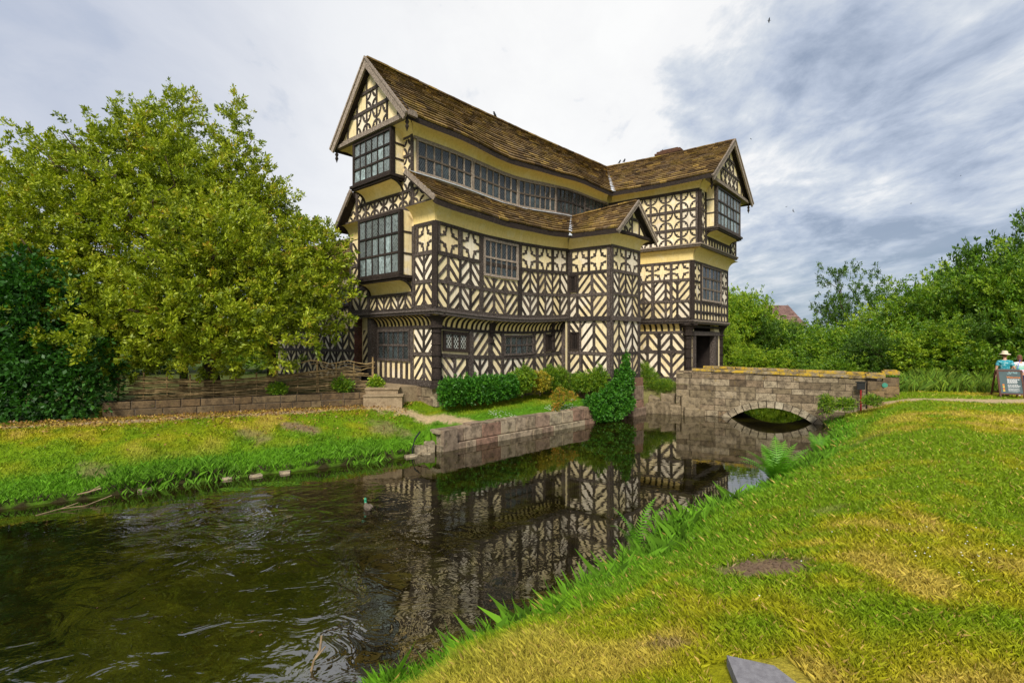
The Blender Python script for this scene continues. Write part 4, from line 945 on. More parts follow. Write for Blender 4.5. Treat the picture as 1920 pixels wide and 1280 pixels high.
def gable(Wl, s0, s1, sa, z0, za, d, rows, cols, base=True):
    m_ = MB(); m_.prism(Wl, [(s0, z0), (s1, z0), (sa, za)], d - .25, d); g_ = m_.build('gable', 'plaster', H)
    t = MB(); rect = None
    def inside(z, pad=.0): f = (z - z0) / (za - z0); return s0 + (sa - s0) * f + pad, s1 + (sa - s1) * f - pad
    zs = [z0 + (za - z0) * k for k in rows]
    for i, z in enumerate(zs[1:-1]):
        a_, b_ = inside(z); hbar(t, Wl, a_, b_, z, .12, d, d + .045)
    cell = (s1 - s0) / cols
    for i in range(1, cols):
        s_ = s0 + cell * i; zt = z0 + (za - z0) * (1 - abs(s_ - sa) / (sa - s0 if s_ < sa else s1 - sa)); vbar(t, Wl, s_, z0, max(z0 + .1, zt - .05), .08, d, d + .038)
    for za_, zb_ in zip(zs[:-1], zs[1:]):
        for i in range(cols):
            c0, c1_ = s0 + cell * i, s0 + cell * (i + 1); a_, b_ = inside(zb_, -.05)
            if c0 >= a_ and c1_ <= b_: quat(t, Wl, c0 + .03, c1_ - .03, za_ + .05, zb_ - .05, d, 1)
    t.build('gable_frame', 'timber', H)
    for f_, sgn in ((s0, 1), (s1, -1)):
        m_ = MB(); stick(m_, Wl, (f_ - .05 * sgn, z0), (sa, za + .05), .16, d, d + .06); m_.build('rafter', 'dark_timber', H)
gable(Wf, .72, 5.28, 3.0, 7.8, 10.3, .5, [0, .36, .64, 1], 7)
jb = MB(); hbar(jb, Wf, .55, 5.45, 7.76, .13, .3, .66); hbar(jb, Wf, .6, 5.4, 7.88, .08, .3, .6); jb.build('gable_beam', 'silver_timber', H)
barge(Wf, (.50, 7.70), (3.0, 10.5), (5.5, 7.70), .74)
GFm = GF.xy(0, 0)
sga = (Vector((ga[0], ga[1])) - Vector(K)).dot(GF.u); dga = (Vector((ga[0], ga[1])) - Vector(K)).dot(GF.n)
sgl = (Vector(gl) - Vector(K)).dot(GF.u); sgr = 2 * sga - sgl
gable(GF, sga - 2.6, sga + 2.6, sga, 7.76, 10.1, .5, [0, .38, .66, 1], 8)
jb = MB(); hbar(jb, GF, sga - 2.9, sga + 2.9, 7.72, .13, .3, .66); hbar(jb, GF, sga - 2.8, sga + 2.8, 7.83, .08, .3, .6); jb.build('gable_beam', 'silver_timber', H)
barge(GF, (sgl - .05, 7.68), (sga, 10.32), (sgr + .05, 7.68), dga - .06)
gable(G2, .0, 2.3, 1.13, 4.62, 5.85, .3, [0, .55, 1], 4); jb = MB(); hbar(jb, G2, -.4, 2.7, 4.6, .12, .1, .46); jb.build('gable_beam', 'dark_timber', H)
barge(G2, (-.48, 4.52), (1.12, 6.02), (2.78, 4.52), .58, .16)
# raking boards of the skirt roofs at the west end
sb = MB(); stick(sb, Wf, (-.42, 4.74), (1.2, 6.0), .17, .30, .38); sb.build('bargeboard', 'silver_timber', H, label='raking board of the moat-side skirt roof'); sb = MB(); stick(sb, Wf, (5.92, 4.68), (4.72, 6.0), .17, .30, .38); sb.build('bargeboard', 'silver_timber', H, label='raking board of the courtyard-side skirt roof')
def finial(p):
    m_ = MB(); p = Vector(p); m_.tube([p + Vector((0, 0, z)) for z in (0, -.1, -.14, -.22, -.3, -.38, -.46, -.55)], [.07, .07, .035, .075, .04, .07, .035, .008], 8); m_.build('finial', 'dark_timber', H)
finial(Wf.p(.72, 7.72, .62)); finial(Wf.p(5.3, 7.72, .62)); finial(GF.p(sgl + .35, 7.68, .6)); finial(GF.p(sgr - .2, 7.68, .6))
# chimney beyond the gatehouse ridge
chq = q = Vector(ga) + uG * 3.75 + Vector((.572, .82)) * 1.5
b = MB(); b.box((q.x, q.y, 9.4), (1.4, .85, 2.6), R(-35), 0)
for i in range(9):
    for j in range(-3, 4): b.box((q.x + .22 * j * .82 - .47 * .572, q.y - .22 * j * .572 - .47 * .82, 9.75 + i * .085), (.2, .06, .07), R(-35))
b.box((q.x, q.y, 10.78), (1.55, 1.0, .1), R(-35)); b.box((q.x, q.y, 10.88), (1.35, .85, .12), R(-35)); b.box((q.x, q.y, 10.98), (1.0, .6, .1), R(-35)); b.build('chimney', 'brick', H)
# --- courtyard wing at the left
Wn = Wall(Wf.xy(5.3, -.9), (-.80, .60), (-.60, -.80))
b = MB(); b.footprint([Wn.xy(-.1), Wn.xy(7.5), Wn.xy(7.5, -4), Wn.xy(-.1, -4)], -2.0, 3.3); b.build('plaster_wall', 'plaster', H, label='wing wall behind the tree')
t = MB()
for z in (-1.7, -.4, .5, 1.5, 2.4, 3.0): hbar(t, Wn, -.1, 7.5, z, .12, 0, .045)
cz = [i * .48 for i in range(16)]
for i, (z0, z1) in enumerate(((-1.64, -.46), (-.34, .44), (.56, 1.44), (1.56, 2.34))): panels(t, Wn, cz, z0, z1, 1 if i % 2 else -1, pw=.09)
t.build('timber_frame', 'timber', H, label='frame of the wing behind the tree')
window(Wn, 1.3, 3.3, 1.55, 2.35, 6, 1, H, .045, 'dark_timber', 'leaded_glass')
b = MB(); cove(b, Wn, -.1, 7.5, 3.0, 3.35, .05, .4); b.build('cove', 'cove', H)
roofquad((*Wn.xy(0, -2.2), 5.3), (*Wn.xy(7.6, -2.2), 5.3), (*Wn.xy(0, .5), 3.4), (*Wn.xy(7.6, .5), 3.4), 11, 'roof of the wing behind the tree')
b = MB(); b.tube([Wn.p(.3, 3.3, .4), Wn.p(.25, 3.15, .4), Wn.p(.1, 2.85, .12), Wn.p(.1, -1.6, .12)], .05, 8); b.build('drainpipe', 'black', H)
b = MB(); b.prism(Wn, [(.35, -1.65), (1.0, -1.65), (1.0, .4), (.35, .4)], 0, .05); b.build('door', 'red_paint', H, label='dark red door of the wing')

# ------------------------------------------------------------------ bridge
bridge = thing('stone_bridge', 'low stone bridge with a single shallow arch and lichen-yellow coping leading to the gatehouse', 'bridge', (10.2, 20.8, WATER)); B = bridge
BP = (8.0, 22.1); bu = Vector((.857, -.515)); BW = Wall(BP, bu, (-.515, -.857)); BL = 6.55
BB = Wall(BW.xy(0, -3.0), bu, (.515, .857))
RA, ac, az_ = 2.41, 3.08, -3.25 + .52 - 2.41
def archz(s): q = RA * RA - (s - ac) ** 2; return az_ + math.sqrt(q) if q > 0 else -9
def archo(s): q = (RA + .26) ** 2 - (s - ac) ** 2; return az_ + math.sqrt(q) if q > 0 else -9
b = MB(); ss = [i * BL / 40 for i in range(41)]
for s0, s1 in zip(ss[:-1], ss[1:]):
    z0, z1 = max(-3.6, archz(s0)), max(-3.6, archz(s1))
    b.add([BW.p(s0, z0, -.03), BW.p(s1, z1, -.03), BW.p(s1, -2.05, -.03), BW.p(s0, -2.05, -.03), BW.p(s0, z0, -2.97), BW.p(s1, z1, -2.97), BW.p(s1, -2.05, -2.97), BW.p(s0, -2.05, -2.97)], [(0, 1, 2, 3), (4, 5, 6, 7), (0, 1, 5, 4), (3, 2, 6, 7)])
b.prism(BW, [(0, -2.1), (BL, -2.1), (BL + .1, -1.42), (0, -1.3)], -.32, -.03); b.prism(BW, [(0, -2.1), (BL + .5, -2.1), (BL + .5, -1.44), (0, -1.3)], -2.97, -2.7)
b.build('core', 'mortar', B)
topz = lambda s: -1.30 - .018 * s
b = MB(); masonry(b, BW, -.7, BL - .25, -3.5, -1.25, .26, .78, -.05, 0, archo, topz); b.build('spandrel', 'bridge_stone', B)
b = MB(); masonry(b, BB, 0, BL, -3.5, -1.25, .22, .5, -.05, 0, archo, topz); b.build('spandrel', 'bridge_stone', B)
nv = 15
for W_, in ((BW,), (BB,)):
    b = MB()
    for i in range(nv):
        t0, t1 = R(38 + 104 * i / nv), R(38 + 104 * (i + .88) / nv); r1 = RA + .26 + J(.02)
        b.prism(W_, [(ac + RA * math.cos(t0), az_ + RA * math.sin(t0)), (ac + r1 * math.cos(t0), az_ + r1 * math.sin(t0)), (ac + r1 * math.cos(t1), az_ + r1 * math.sin(t1)), (ac + RA * math.cos(t1), az_ + RA * math.sin(t1))], -.05, .035 + J(.012))
    b.build('arch_ring', 'arch_stone', B)
for off, ln in ((0, BL - .1), (-2.65, BL + .5)):
    b = MB(); s_ = 0
    while s_ < ln:
        l = random.uniform(.6, 1.1); e = min(ln, s_ + l); z = topz(s_)
        b.box8([BW.p(a_, zz, off + dd) for zz in (z + .0, z + .11 + J(.008)) for a_, dd in ((s_ + .005, -.36), (e - .005, -.36), (e - .005, .05), (s_ + .005, .05))]); s_ = e
    b.build('coping', 'coping_stone', B)
for off, s_ in ((0, BL - .2), (-2.65, BL + .55)):
    b = MB(); c_ = BW.xy(s_ + .25, off - .15)
    for i in range(3): b.box((c_[0], c_[1], -2.35 + i * .345), (.52 + J(.02), .5 + J(.02), .33), math.atan2(bu.y, bu.x), .02)
    b.build('end_pillar', 'pillar_stone', B); b = MB(); b.box((c_[0], c_[1], -1.30), (.58, .56, .14), math.atan2(bu.y, bu.x)); b.box((c_[0], c_[1], -1.21), (.42, .42, .06), math.atan2(bu.y, bu.x)); b.build('pillar_cap', 'coping_stone', B)
b = MB(); c_ = [BW.p(s_, -2.06, d_) for s_, d_ in ((-.6, -.3), (BL + .3, -.3), (BL + .3, -2.7), (-.6, -2.7))]; b.add(c_ + [(x, y, z - .2) for x, y, z in c_], [(0, 1, 2, 3), (7, 6, 5, 4), (0, 1, 5, 4), (1, 2, 6, 5), (2, 3, 7, 6), (3, 0, 4, 7)]); b.build('deck', 'earth', B)
# notice post and disc
sp = BW.xy(BL - .42, .22); n_ = thing('notice_post', 'small dark notice box on a red post by the bridge end pillar', 'sign post', (sp[0], sp[1], -2.5))
b = MB(); b.tube([(sp[0], sp[1], -2.7), (sp[0], sp[1], -1.8)], .03, 8); b.build('post', 'red_paint', n_)
b = MB(); b.box((sp[0], sp[1], -1.68), (.26, .08, .26), R(-20)); b.box((sp[0] - .01, sp[1], -1.53), (.3, .12, .04), R(-20)); b.build('notice_box', 'black', n_)
simple('sign_green', (.05, .22, .16), (.07, .3, .2), 5, .5)
dp = BW.xy(BL + .32, .0); b = MB(); Wd = Wall(dp, bu, (-.515, -.857)); disc(b, Wd, 0, -1.62, .09, .11, .13, 14); disc(b, Wd, 0, -1.62, .06, .11, .14, 12)
dd_ = b.build('waymark_disc', 'sign_green', origin=(dp[0], dp[1], -1.62)); tag(dd_, 'small green round marker disc fixed on the bridge end pillar', 'marker')

# ------------------------------------------------------------------ moat-side walls and rubble
mw0 = Vector((-2.17, 14.66)); md = (Vector((3.58, 20.22)) - mw0).normalized(); MWl = Wall(mw0, md, (md.y, -md.x))
rw = thing('moat_retaining_wall', 'low retaining wall of big pink and buff sandstone blocks along the moat', 'wall', (0.3, 17.2, WATER))
Lw = 7.95
b = MB(); masonry(b, MWl, 0, Lw, -3.5, -3.06, .44, .7, -.35, .07); b.build('footing_course', 'pink_stone', rw)
b = MB(); masonry(b, MWl, .1, Lw, -3.06, -2.62, .44, .55, -.4, 0.0)
s_ = 0
while s_ < Lw:
    l = random.uniform(.3, .8); e = min(Lw, s_ + l); zt = -2.62 + random.uniform(-.04, .05)
    b.box8([MWl.p(a_, zz, dd) for zz in (-2.74, zt) for a_, dd in ((s_ + .01, -.42), (e - .01, -.42 + J(.03)), (e - .01, -.01), (s_ + .01, -.02))]); s_ = e
b.box((mw0.x + .2, mw0.y + .32, -2.95), (.5, .42, .66), math.atan2(md.y, md.x), .06)
b.build('upper_course', 'pink_stone', rw)
lw = thing('low_garden_wall', 'low mossy brown stone wall under the wattle fence', 'wall', (-8.2, 15.6, -2.2))
la, lb = Vector(LOWW[0]), Vector(LOWW[1]); ld = (lb - la); LL = ld.length; ld.normalize(); LWl = Wall(la, ld, (ld.y, -ld.x) if (ld.x * 0 + -ld.x) < 0 else (-ld.y, ld.x))
if LWl.n.y > 0: LWl.n = -LWl.n
b = MB(); masonry(b, LWl, 0, LL, -2.35, -1.72, .2, .6, -.25, .02); b.build('wall_courses', 'low_wall_stone', lw)
b = MB(); b.footprint([LWl.xy(0, -.005), LWl.xy(LL, -.005), LWl.xy(LL, -.3), LWl.xy(0, -.3)], -2.4, -1.73); b.build('core', 'mortar', lw)
# steps and terrace
stp = thing('stone_steps', 'two worn stone steps up to the terrace by the west door', 'steps', (-4.0, 17.3, -2.2))
SW_ = Wall((-5.02, 17.02), (1, .10), (.10, -1))
for i, (z, d_, e_) in enumerate(((-1.80, .34, 1.28), (-1.60, 0, 1.10))):
    b = MB(); b.box8([SW_.p(a_, zz, dd) for zz in (z - .5, z - .055) for a_, dd in ((0, d_ - .5), (e_, d_ - .5), (e_, d_), (0, d_))]); b.box8([SW_.p(a_, zz, dd) for zz in (z - .053, z) for a_, dd in ((-.01, d_ - .5), (e_ + .04, d_ - .5), (e_ + .04, d_ + .05), (-.01, d_ + .04))]); b.build('step', 'step_stone', stp)
b = MB(); b.footprint([SW_.xy(0, -.49), SW_.xy(1.1, -.49), Wf.xy(1.35, -.33), Wf.xy(5.2, -.33), (-7.2, 20.2)], -2.2, -1.603); b.build('landing', 'step_stone', stp)
tr = thing('stone_trough', 'worn square stone block beside the west doorway', 'trough', (*Wf.xy(4.7, .35), -1.65))
b = MB(); c_ = Wf.xy(4.75, .35); b.box((c_[0], c_[1], -1.36), (.62, .6, .62), R(-40), .06); b.build('block', 'bridge_stone', tr)
b = MB(); b.box((c_[0], c_[1], -1.02), (.5, .46, .07), R(-40), .05); b.build('lip', 'bridge_stone', tr)
# rubble between bay and bridge
random.seed(21)
spots = [(6.35, 22.75, .55, .4, .45), (6.9, 22.6, .6, .45, .5), (7.5, 22.45, .7, .5, .42), (8.0, 22.0, .9, .6, .32), (7.95, 22.15, .8, .5, .8), (6.6, 23.0, .5, .5, .75), (7.2, 22.9, .6, .5, .85), (8.15, 22.35, .35, .35, 1.35)]
for i, (x, y, sx, sy, h_) in enumerate(spots):
    b = MB(); b.box((x, y, WATER - .15 + h_ / 2), (sx, sy, h_ + .3), R(-30 + 25 * J(1)), .22)
    lab = ['rough rubble stone at the water edge nearest the tall bay', 'second rubble stone along the water edge from the tall bay', 'flat rubble stone at the water edge midway to the bridge', 'long pale step-like block at the waterline against the bridge', 'upper pale block stacked against the bridge wall', 'mossy boulder on the bank close to the bay foot', 'boulder on the bank under the gatehouse wall', 'small rounded upright stone at the gatehouse corner by the bridge'][i]
    o = b.build('rubble_stone', 'bridge_stone', origin=(x, y, WATER)); tag(o, lab, 'stone', 'rubble stones between bay and bridge')
    bv = o.modifiers.new('bevel', 'BEVEL'); bv.width = .06; bv.segments = 2
for i, (x, y) in enumerate(((-6.75, 11.78), (-6.2, 12.02), (-5.6, 12.3), (-8.0, 10.85), (-2.85, 14.05), (-2.5, 14.35), (-2.45, 14.68), (-2.7, 14.5))):
    b = MB(); b.box((x, y, WATER + .0), (.26 + J(.08), .18, .10) if i < 6 else (.3, .3, .5), R(30), .25)
    o = b.build('edge_stone', 'bridge_stone', origin=(x, y, WATER)); tag(o, ['flat buff edge stone in the grass, leftmost of the trio', 'flat buff edge stone in the middle of the trio', 'flat buff edge stone, rightmost of the trio', 'lone rounded edge stone left of the other edge stones', 'small stone left of the end of the retaining wall', 'small stone tucked against the end of the retaining wall', 'taller rubble stone against the left end of the retaining wall', 'taller rubble stone one step left of the wall end'][i], 'stone', 'stones along the left water edge')
b = MB(); b.tube([(-2.7, 14.6, -2.65), (-2.8, 14.4, -2.8), (-2.85, 14.25, -3.05), (-2.85, 14.2, -3.4)], .025, 7); tag(b.build('drain_pipe', 'black', origin=(-3.05, 14, -3.2)), 'thin black pipe dropping into the moat at the left end of the retaining wall', 'pipe')
b = MB(); b.box8([(x, y, z) for z in (-1.66, -1.605) for x, y in ((1.02, 2.1), (1.42, 2.1), (1.30, 2.47), (1.10, 2.55))])
o = tag(b.build('paving_slab', 'slab_grey', origin=(1.2, 2.3, -1.63)), 'grey textured paving slab set in the lawn at the bottom edge of the picture', 'slab')
# ------------------------------------------------------------------ wattle fence
wf_ = thing('wattle_fence', 'woven brown wattle fence standing on the low stone wall', 'fence', (-8.2, 15.9, -1.75))
FW = Wall(LWl.xy(-.15, -.45), LWl.u, LWl.n); np_ = 13; FL = LL - .1; hgt = lambda s: .74 + .10 * math.sin(s * 1.1) - .02 * s
for i in range(np_):
    s_ = FL * i / (np_ - 1); b = MB(); b.tube([FW.p(s_, -1.85, 0), FW.p(s_ + J(.03), -1.75 + hgt(s_) + .12 + abs(J(.08)), J(.03))], .022, 6); b.build('stake', 'wattle', wf_)
b = MB(); rr = random.Random(3)
for r_ in range(19):
    ph = r_ % 2; f_ = (r_ + .5) / 19; st = rr.uniform(-.2, .6); en = FL - rr.uniform(-.2, .4)
    pts = []; k = int((en - st) / .12)
    for i in range(k + 1):
        s_ = st + (en - st) * i / k; ph_ = s_ / (FL / (np_ - 1)) * math.pi
        pts.append(FW.p(s_, -1.76 + hgt(s_) * f_ + .02 * math.sin(s_ * 2.3 + r_), .045 * math.cos(ph_ + ph * math.pi)))
    b.tube(pts, rr.uniform(.012, .02), 5)
b.build('weave', 'wattle', wf_)
b = MB()
for z_, e_ in ((.78, 1.6), (1.0, 2.2), (.9, 1.9)): b.tube([FW.p(-.1 + (e_ + .2) * i / 8, -1.75 + z_ + .06 * math.sin(i * 1.7 + z_ * 9) + .03 * i * .3, .03 * math.sin(i * 2)) for i in range(9)], .02, 5)
b.tube([FW.p(-.05, -1.85, .02), FW.p(-.03, -.55, 0)], .03, 6); b.tube([FW.p(1.75, -1.85, .02), FW.p(1.8, -.6, 0)], .025, 6); b.build('hurdle_rail', 'wattle', wf_)
# ------------------------------------------------------------------ vegetation
def limb_mesh(paths, parent, name='trunk', m='bark'):
    b = MB()
    for pts, r0, r1 in paths:
        n = len(pts); b.tube(pts, [r0 + (r1 - r0) * i / (n - 1) for i in range(n)], 8)
    return b.build(name, m, parent, smooth=True)
def curve(a_, b_, k=6, wob=.15, rs=random):
    a_, b_ = Vector(a_), Vector(b_); L_ = (b_ - a_).length
    return [a_.lerp(b_, i / k) + Vector((rs.uniform(-1, 1), rs.uniform(-1, 1), rs.uniform(-.5, .5) + math.sin(math.pi * i / k) * .6)) * wob * L_ * .25 * (1 if 0 < i < k else 0) for i in range(k + 1)]
def tree(name, label, cat, base, lobes, nclump, lm, size, per, group=None, trunk_r=.2, nlimb=8, shell=.5, spread=.9, droop=0, aspect=.42, seed=1, updir=.5, sprays=0, dead=0, floor=None):
    global rng; rng = np.random.default_rng(seed); rs = random.Random(seed)
    t = thing(name, label, cat, base, group); base = Vector(base)
    P, D = crown_pts(lobes, nclump, shell)
    if sprays:        # clumps gathered along many short twigs: gives tufts with gaps between them
        k = max(1, nclump // sprays); P0, D0 = crown_pts(lobes, k, shell); D0 = unit(D0 + np.array([0, 0, updir]) + rng.normal(size=D0.shape) * .45)
        tt = rng.uniform(0, 1, (k, sprays, 1)); ln = size * rng.uniform(2.0, 5.0, (k, 1, 1))
        P = (P0[:, None] + D0[:, None] * tt * ln + rng.normal(size=(k, sprays, 3)) * size * .55 * (1.15 - tt)).reshape(-1, 3); D = np.repeat(D0, sprays, 0)
        tn = np.repeat(np.clip(rng.normal(.45, .2, k), 0, .86), sprays) + rng.normal(size=k * sprays) * .06
        if dead: kk = rng.uniform(size=len(tn)) < dead; tn[kk] = 1.0
    else: tn = np.clip(rng.normal(.45, .22, len(P)), 0, 1)
    if floor is not None: kk = P[:, 2] > floor + rng.normal(size=len(P)) * .12; P, D, tn = P[kk], D[kk], tn[kk]
    D = D + np.array([0, 0, updir])
    leaves('crown', P, D, lm, size, per, aspect, spread, t, tint=np.clip(tn, 0, 1), droop=droop)
    paths = []; big = sorted(lobes, key=lambda l: -l[3] * l[4] * l[5])[:nlimb]
    fork = base + Vector((0, 0, (max(l[2] for l in lobes) - base.z) * .22))
    paths.append((curve(base - Vector((0, 0, .3)), fork, 4, .08, rs), trunk_r, trunk_r * .8))
    for l in big:
        c_ = Vector(l[:3]); paths.append((curve(fork - Vector((0, 0, .1)), c_, 7, .3, rs), trunk_r * .55, trunk_r * .12))
        for _ in range(3):
            e = c_ + Vector((rs.uniform(-1, 1) * l[3], rs.uniform(-1, 1) * l[4], rs.uniform(-.6, 1) * l[5])) * .8; paths.append((curve(c_.lerp(fork, .25), e, 5, .3, rs), trunk_r * .2, trunk_r * .05))
    limb_mesh(paths, t); return t
# big evergreen by the fence: lobes read as (x, y, z, rx, ry, rz)
big_l = [(-12.2, 16.6, 3.0, 3.8, 3.0, 3.2), (-12.5, 16.8, 5.6, 2.0, 1.8, 1.9), (-12.7, 16.9, 7.3, .7, .7, 1.0), (-11.9, 16.9, 6.9, .5, .5, .8), (-13.4, 16.7, 6.8, .5, .5, .7), (-15.4, 16.4, 6.0, .5, .5, .7), (-15.2, 16.2, 3.7, 2.2, 2.2, 2.6), (-9.2, 15.9, 1.6, 2.6, 2.2, 2.1), (-11.4, 14.9, .6, 3.4, 1.8, 1.5), (-9.6, 15.4, -.2, 2.3, .8, .9), (-12.2, 14.9, -.3, 2.0, .8, .9),
         (-8.0, 15.8, .45, 1.8, 1.4, 1.2), (-15, 15.2, 1.5, 2.6, 2.0, 2.3), (-14.0, 16.4, 5.5, 1.1, 1.2, 1.3), (-11.0, 16.6, 5.6, 1.0, 1.1, 1.2), (-16.4, 16.5, 5.2, .9, 1, 1.0), (-9.2, 15.6, 3.2, 1.8, 1.6, 1.4)]
tree('evergreen_tree', 'huge olive-green broadleaf evergreen with drooping skirts, the widest tree, left of the hall', 'tree', (-9.9, 16.4, -1.8), big_l, 38000, 'leaf_olive', .122, 6, trunk_r=.27, shell=.42, seed=5, updir=.35, sprays=9, nlimb=9, dead=.005, floor=-1.25)
back_l = [(-10.2, 18.6, 3.8, 1.9, 1.6, 2.7), (-10.4, 18.6, 6.6, 1.0, .9, 1.7), (-10.5, 18.6, 8.4, .45, .45, .8), (-8.3, 18.4, 3.2, 1.7, 1.5, 1.7), (-9.3, 18.4, 5.2, 1.0, 1.1, 1.3), (-6.9, 17.7, 3.0, 1.1, 1.0, 1.0), (-6.9, 17.4, 1.4, 1.3, 1.1, 1.2)]
tree('evergreen_tree', 'slimmer pointed evergreen between the huge tree and the hall gable', 'tree', (-8.9, 18.4, -1.8), back_l, 12000, 'leaf_olive', .122, 6, trunk_r=.18, shell=.48, seed=8, sprays=8, nlimb=6, updir=.4, dead=.02)
mid_l = [(-12.9, 19.4, 5.5, 1.5, 1.5, 2.6), (-13.0, 19.4, 8.6, .8, .7, 1.2)]
tree('evergreen_tree', 'narrow evergreen spire showing between the two nearer evergreens', 'tree', (-12.8, 19.4, -1.8), mid_l, 4200, 'leaf_olive', .122, 6, trunk_r=.15, shell=.5, seed=9, sprays=7, nlimb=2)
# dark hedge at the far left
hl = [(-15.5 + i * 1.1, 13.3 + .24 * i + .1 * (i % 2), z, .95, .8, .95) for i in range(4) for z in ((-1.5, -.3, .9, 1.6) if i < 3 else (-1.5, -.6))] + [(-17, 13.4, .5, 1.6, 1.2, 2.6)]
tree('beech_hedge', 'tall dark green leafy hedge at the left edge, under the huge evergreen', 'hedge', (-13.2, 14.2, -2.2), hl, 9500, 'leaf_hedge', .13, 4, trunk_r=.08, nlimb=5, shell=.3, seed=12, updir=-.2, spread=.8, aspect=.62)
def shrub(name, label, cat, base, lobes, n, lm, size=.07, per=5, seed=3, group=None, aspect=.5, updir=.3, shell=.4, sprays=0):
    global rng; rng = np.random.default_rng(seed); t = thing(name, label, cat, base, group)
    P, D = crown_pts(lobes, n, shell); leaves('foliage', P, D + np.array([0, 0, updir]), lm, size, per, aspect, .9, t)
    b = MB(); bs = Vector(base)
    for l in lobes[:8]: b.tube(curve(bs - Vector((0, 0, .1)), l[:3], 4, .2), [.03, .025, .02, .014, .008], 6)
    b.build('stem', 'bark', t); return t
ux, uy = .704, .71
def onS(s, d): return S.xy(s, d)
def lob(W, s, d, z, r): q = W.xy(s, d); return (q[0], q[1], z, *r)
shrub('ivy_hedge', 'clipped bright green ivy hedge along the foot of the long front', 'hedge', (*onS(1.6, .45), -2.1), [lob(S, .25 + .42 * i, .42, -1.72 + .03 * (i % 2), (.36, .42, .46)) for i in range(8)], 5200, 'leaf_ivy', .075, 5, 31, updir=.2, shell=.25, aspect=.7)
shrub('bush', 'rounded dark green bush right of the clipped hedge', 'shrub', (*onS(3.9, .4), -2.1), [lob(S, 3.7, .3, -1.6, (.4, .4, .5)), lob(S, 4.25, .25, -1.5, (.4, .4, .55)), lob(S, 4.1, .2, -1.3, (.2, .2, .2))], 1500, 'leaf_mid', .085, 6, 32, aspect=.4)
shrub('bush', 'yellow-leaved bush in the middle of the front bed', 'shrub', (*onS(4.9, .45), -2.1), [lob(S, 4.8, .42, -1.65, (.4, .35, .38)), lob(S, 5.15, .35, -1.62, (.35, .35, .4))], 1100, 'leaf_gold', .07, 6, 33)
shrub('bush', 'feathery dark bush beside the projecting bay', 'shrub', (*onS(6.1, .4), -2.1), [lob(S, 5.8, .2, -1.55, (.45, .35, .5)), lob(S, 6.4, .3, -1.6, (.35, .35, .5)), lob(S, 5.95, .2, -1.3, (.2, .2, .2))], 1400, 'leaf_mid', .10, 7, 34, aspect=.2)
shrub('bush', 'low green bush under the left face of the projecting bay', 'shrub', (*G1.xy(.9, .4), -2.1), [lob(G1, .7, .3, -1.75, (.4, .4, .4)), lob(G1, 1.3, .35, -1.7, (.5, .4, .45)), lob(G1, 1.8, .3, -1.55, (.35, .35, .55))], 1700, 'leaf_mid', .09, 6, 35, aspect=.28)
oq = (1.75, 18.95)
shrub('spirea_bush', 'small orange-tipped bush spilling over the moat wall', 'shrub', (*oq, -2.45), [(oq[0], oq[1], -2.15, .28, .28, .32), (oq[0] + .45, oq[1] + .3, -2.12, .32, .28, .2), (oq[0] - .1, oq[1] - .2, -2.5, .15, .15, .28), (oq[0] + .1, oq[1], -1.85, .14, .14, .16)], 800, 'leaf_orange', .05, 5, 36, aspect=.4)
ivl = [lob(G2, -.15 + .27 * i, .3, z, (.24 - .03 * (z + 2.5), .2, .3)) for i, zs in enumerate(((-3.0, -2.6, -2.2, -1.8), (-2.9, -2.4, -1.9), (-2.8, -2.2, -1.6), (-2.7, -2.0, -1.5, -1.1), (-2.6, -1.9, -1.5))) for z in zs] + [lob(G2, .95, .1, -.9, (.12, .12, .35)), lob(G2, 1.1, .1, -.7, (.07, .08, .3)), lob(G2, .25, .12, -1.35, (.12, .1, .2)), (3.55, 20.0, -2.8, .45, .45, .35), (3.3, 19.95, -2.5, .4, .4, .4), (3.9, 20.2, -2.3, .4, .3, .5), (3.55, 20.2, -3.05, .5, .45, .22)]
shrub('climbing_ivy', 'ivy tumbling down the corner of the projecting bay into the moat', 'ivy', (4.1, 20.6, -3.2), ivl, 6500, 'leaf_ivy', .075, 5, 37, updir=-.1, shell=.3, aspect=.7)
shrub('bush', 'wispy grassy shrub between the bay and the gatehouse', 'shrub', (6.7, 23.5, -2.2), [(6.5, 23.5, -1.75, .4, .3, .5), (7.1, 23.3, -2.05, .6, .35, .3), (6.3, 23.6, -1.35, .25, .25, .35)], 1600, 'leaf_mid', .12, 6, 38, aspect=.12, updir=.8)
shrub('bush', 'dark green shrub at the foot of the bridge on the lawn side', 'shrub', (11.4, 18.7, -2.6), [(11.75, 18.6, -2.35, .25, .25, .35), (12.3, 18.35, -2.3, .4, .25, .2), (13.0, 17.95, -2.12, .35, .25, .18)], 850, 'leaf_mid', .09, 5, 39, aspect=.3)
for i, (s_, z_, r_) in enumerate(((1.0, -1.5, .26), (3.0, -1.55, .2), (-.12, -1.45, .2))):
    q = FW.xy(s_, .12); shrub('herb', ['leafy green herb climbing the right part of the wattle fence', 'small green herb at the middle of the wattle fence', 'yellow-flowered herb at the end of the wattle fence by the steps'][i], 'plant', (q[0], q[1], -1.85), [(q[0], q[1], z_, r_ * 1.4, r_ * .6, r_)], 260, 'leaf_mid' if i < 2 else 'leaf_bright', .085, 4, 50 + i, group='herbs along the wattle fence')
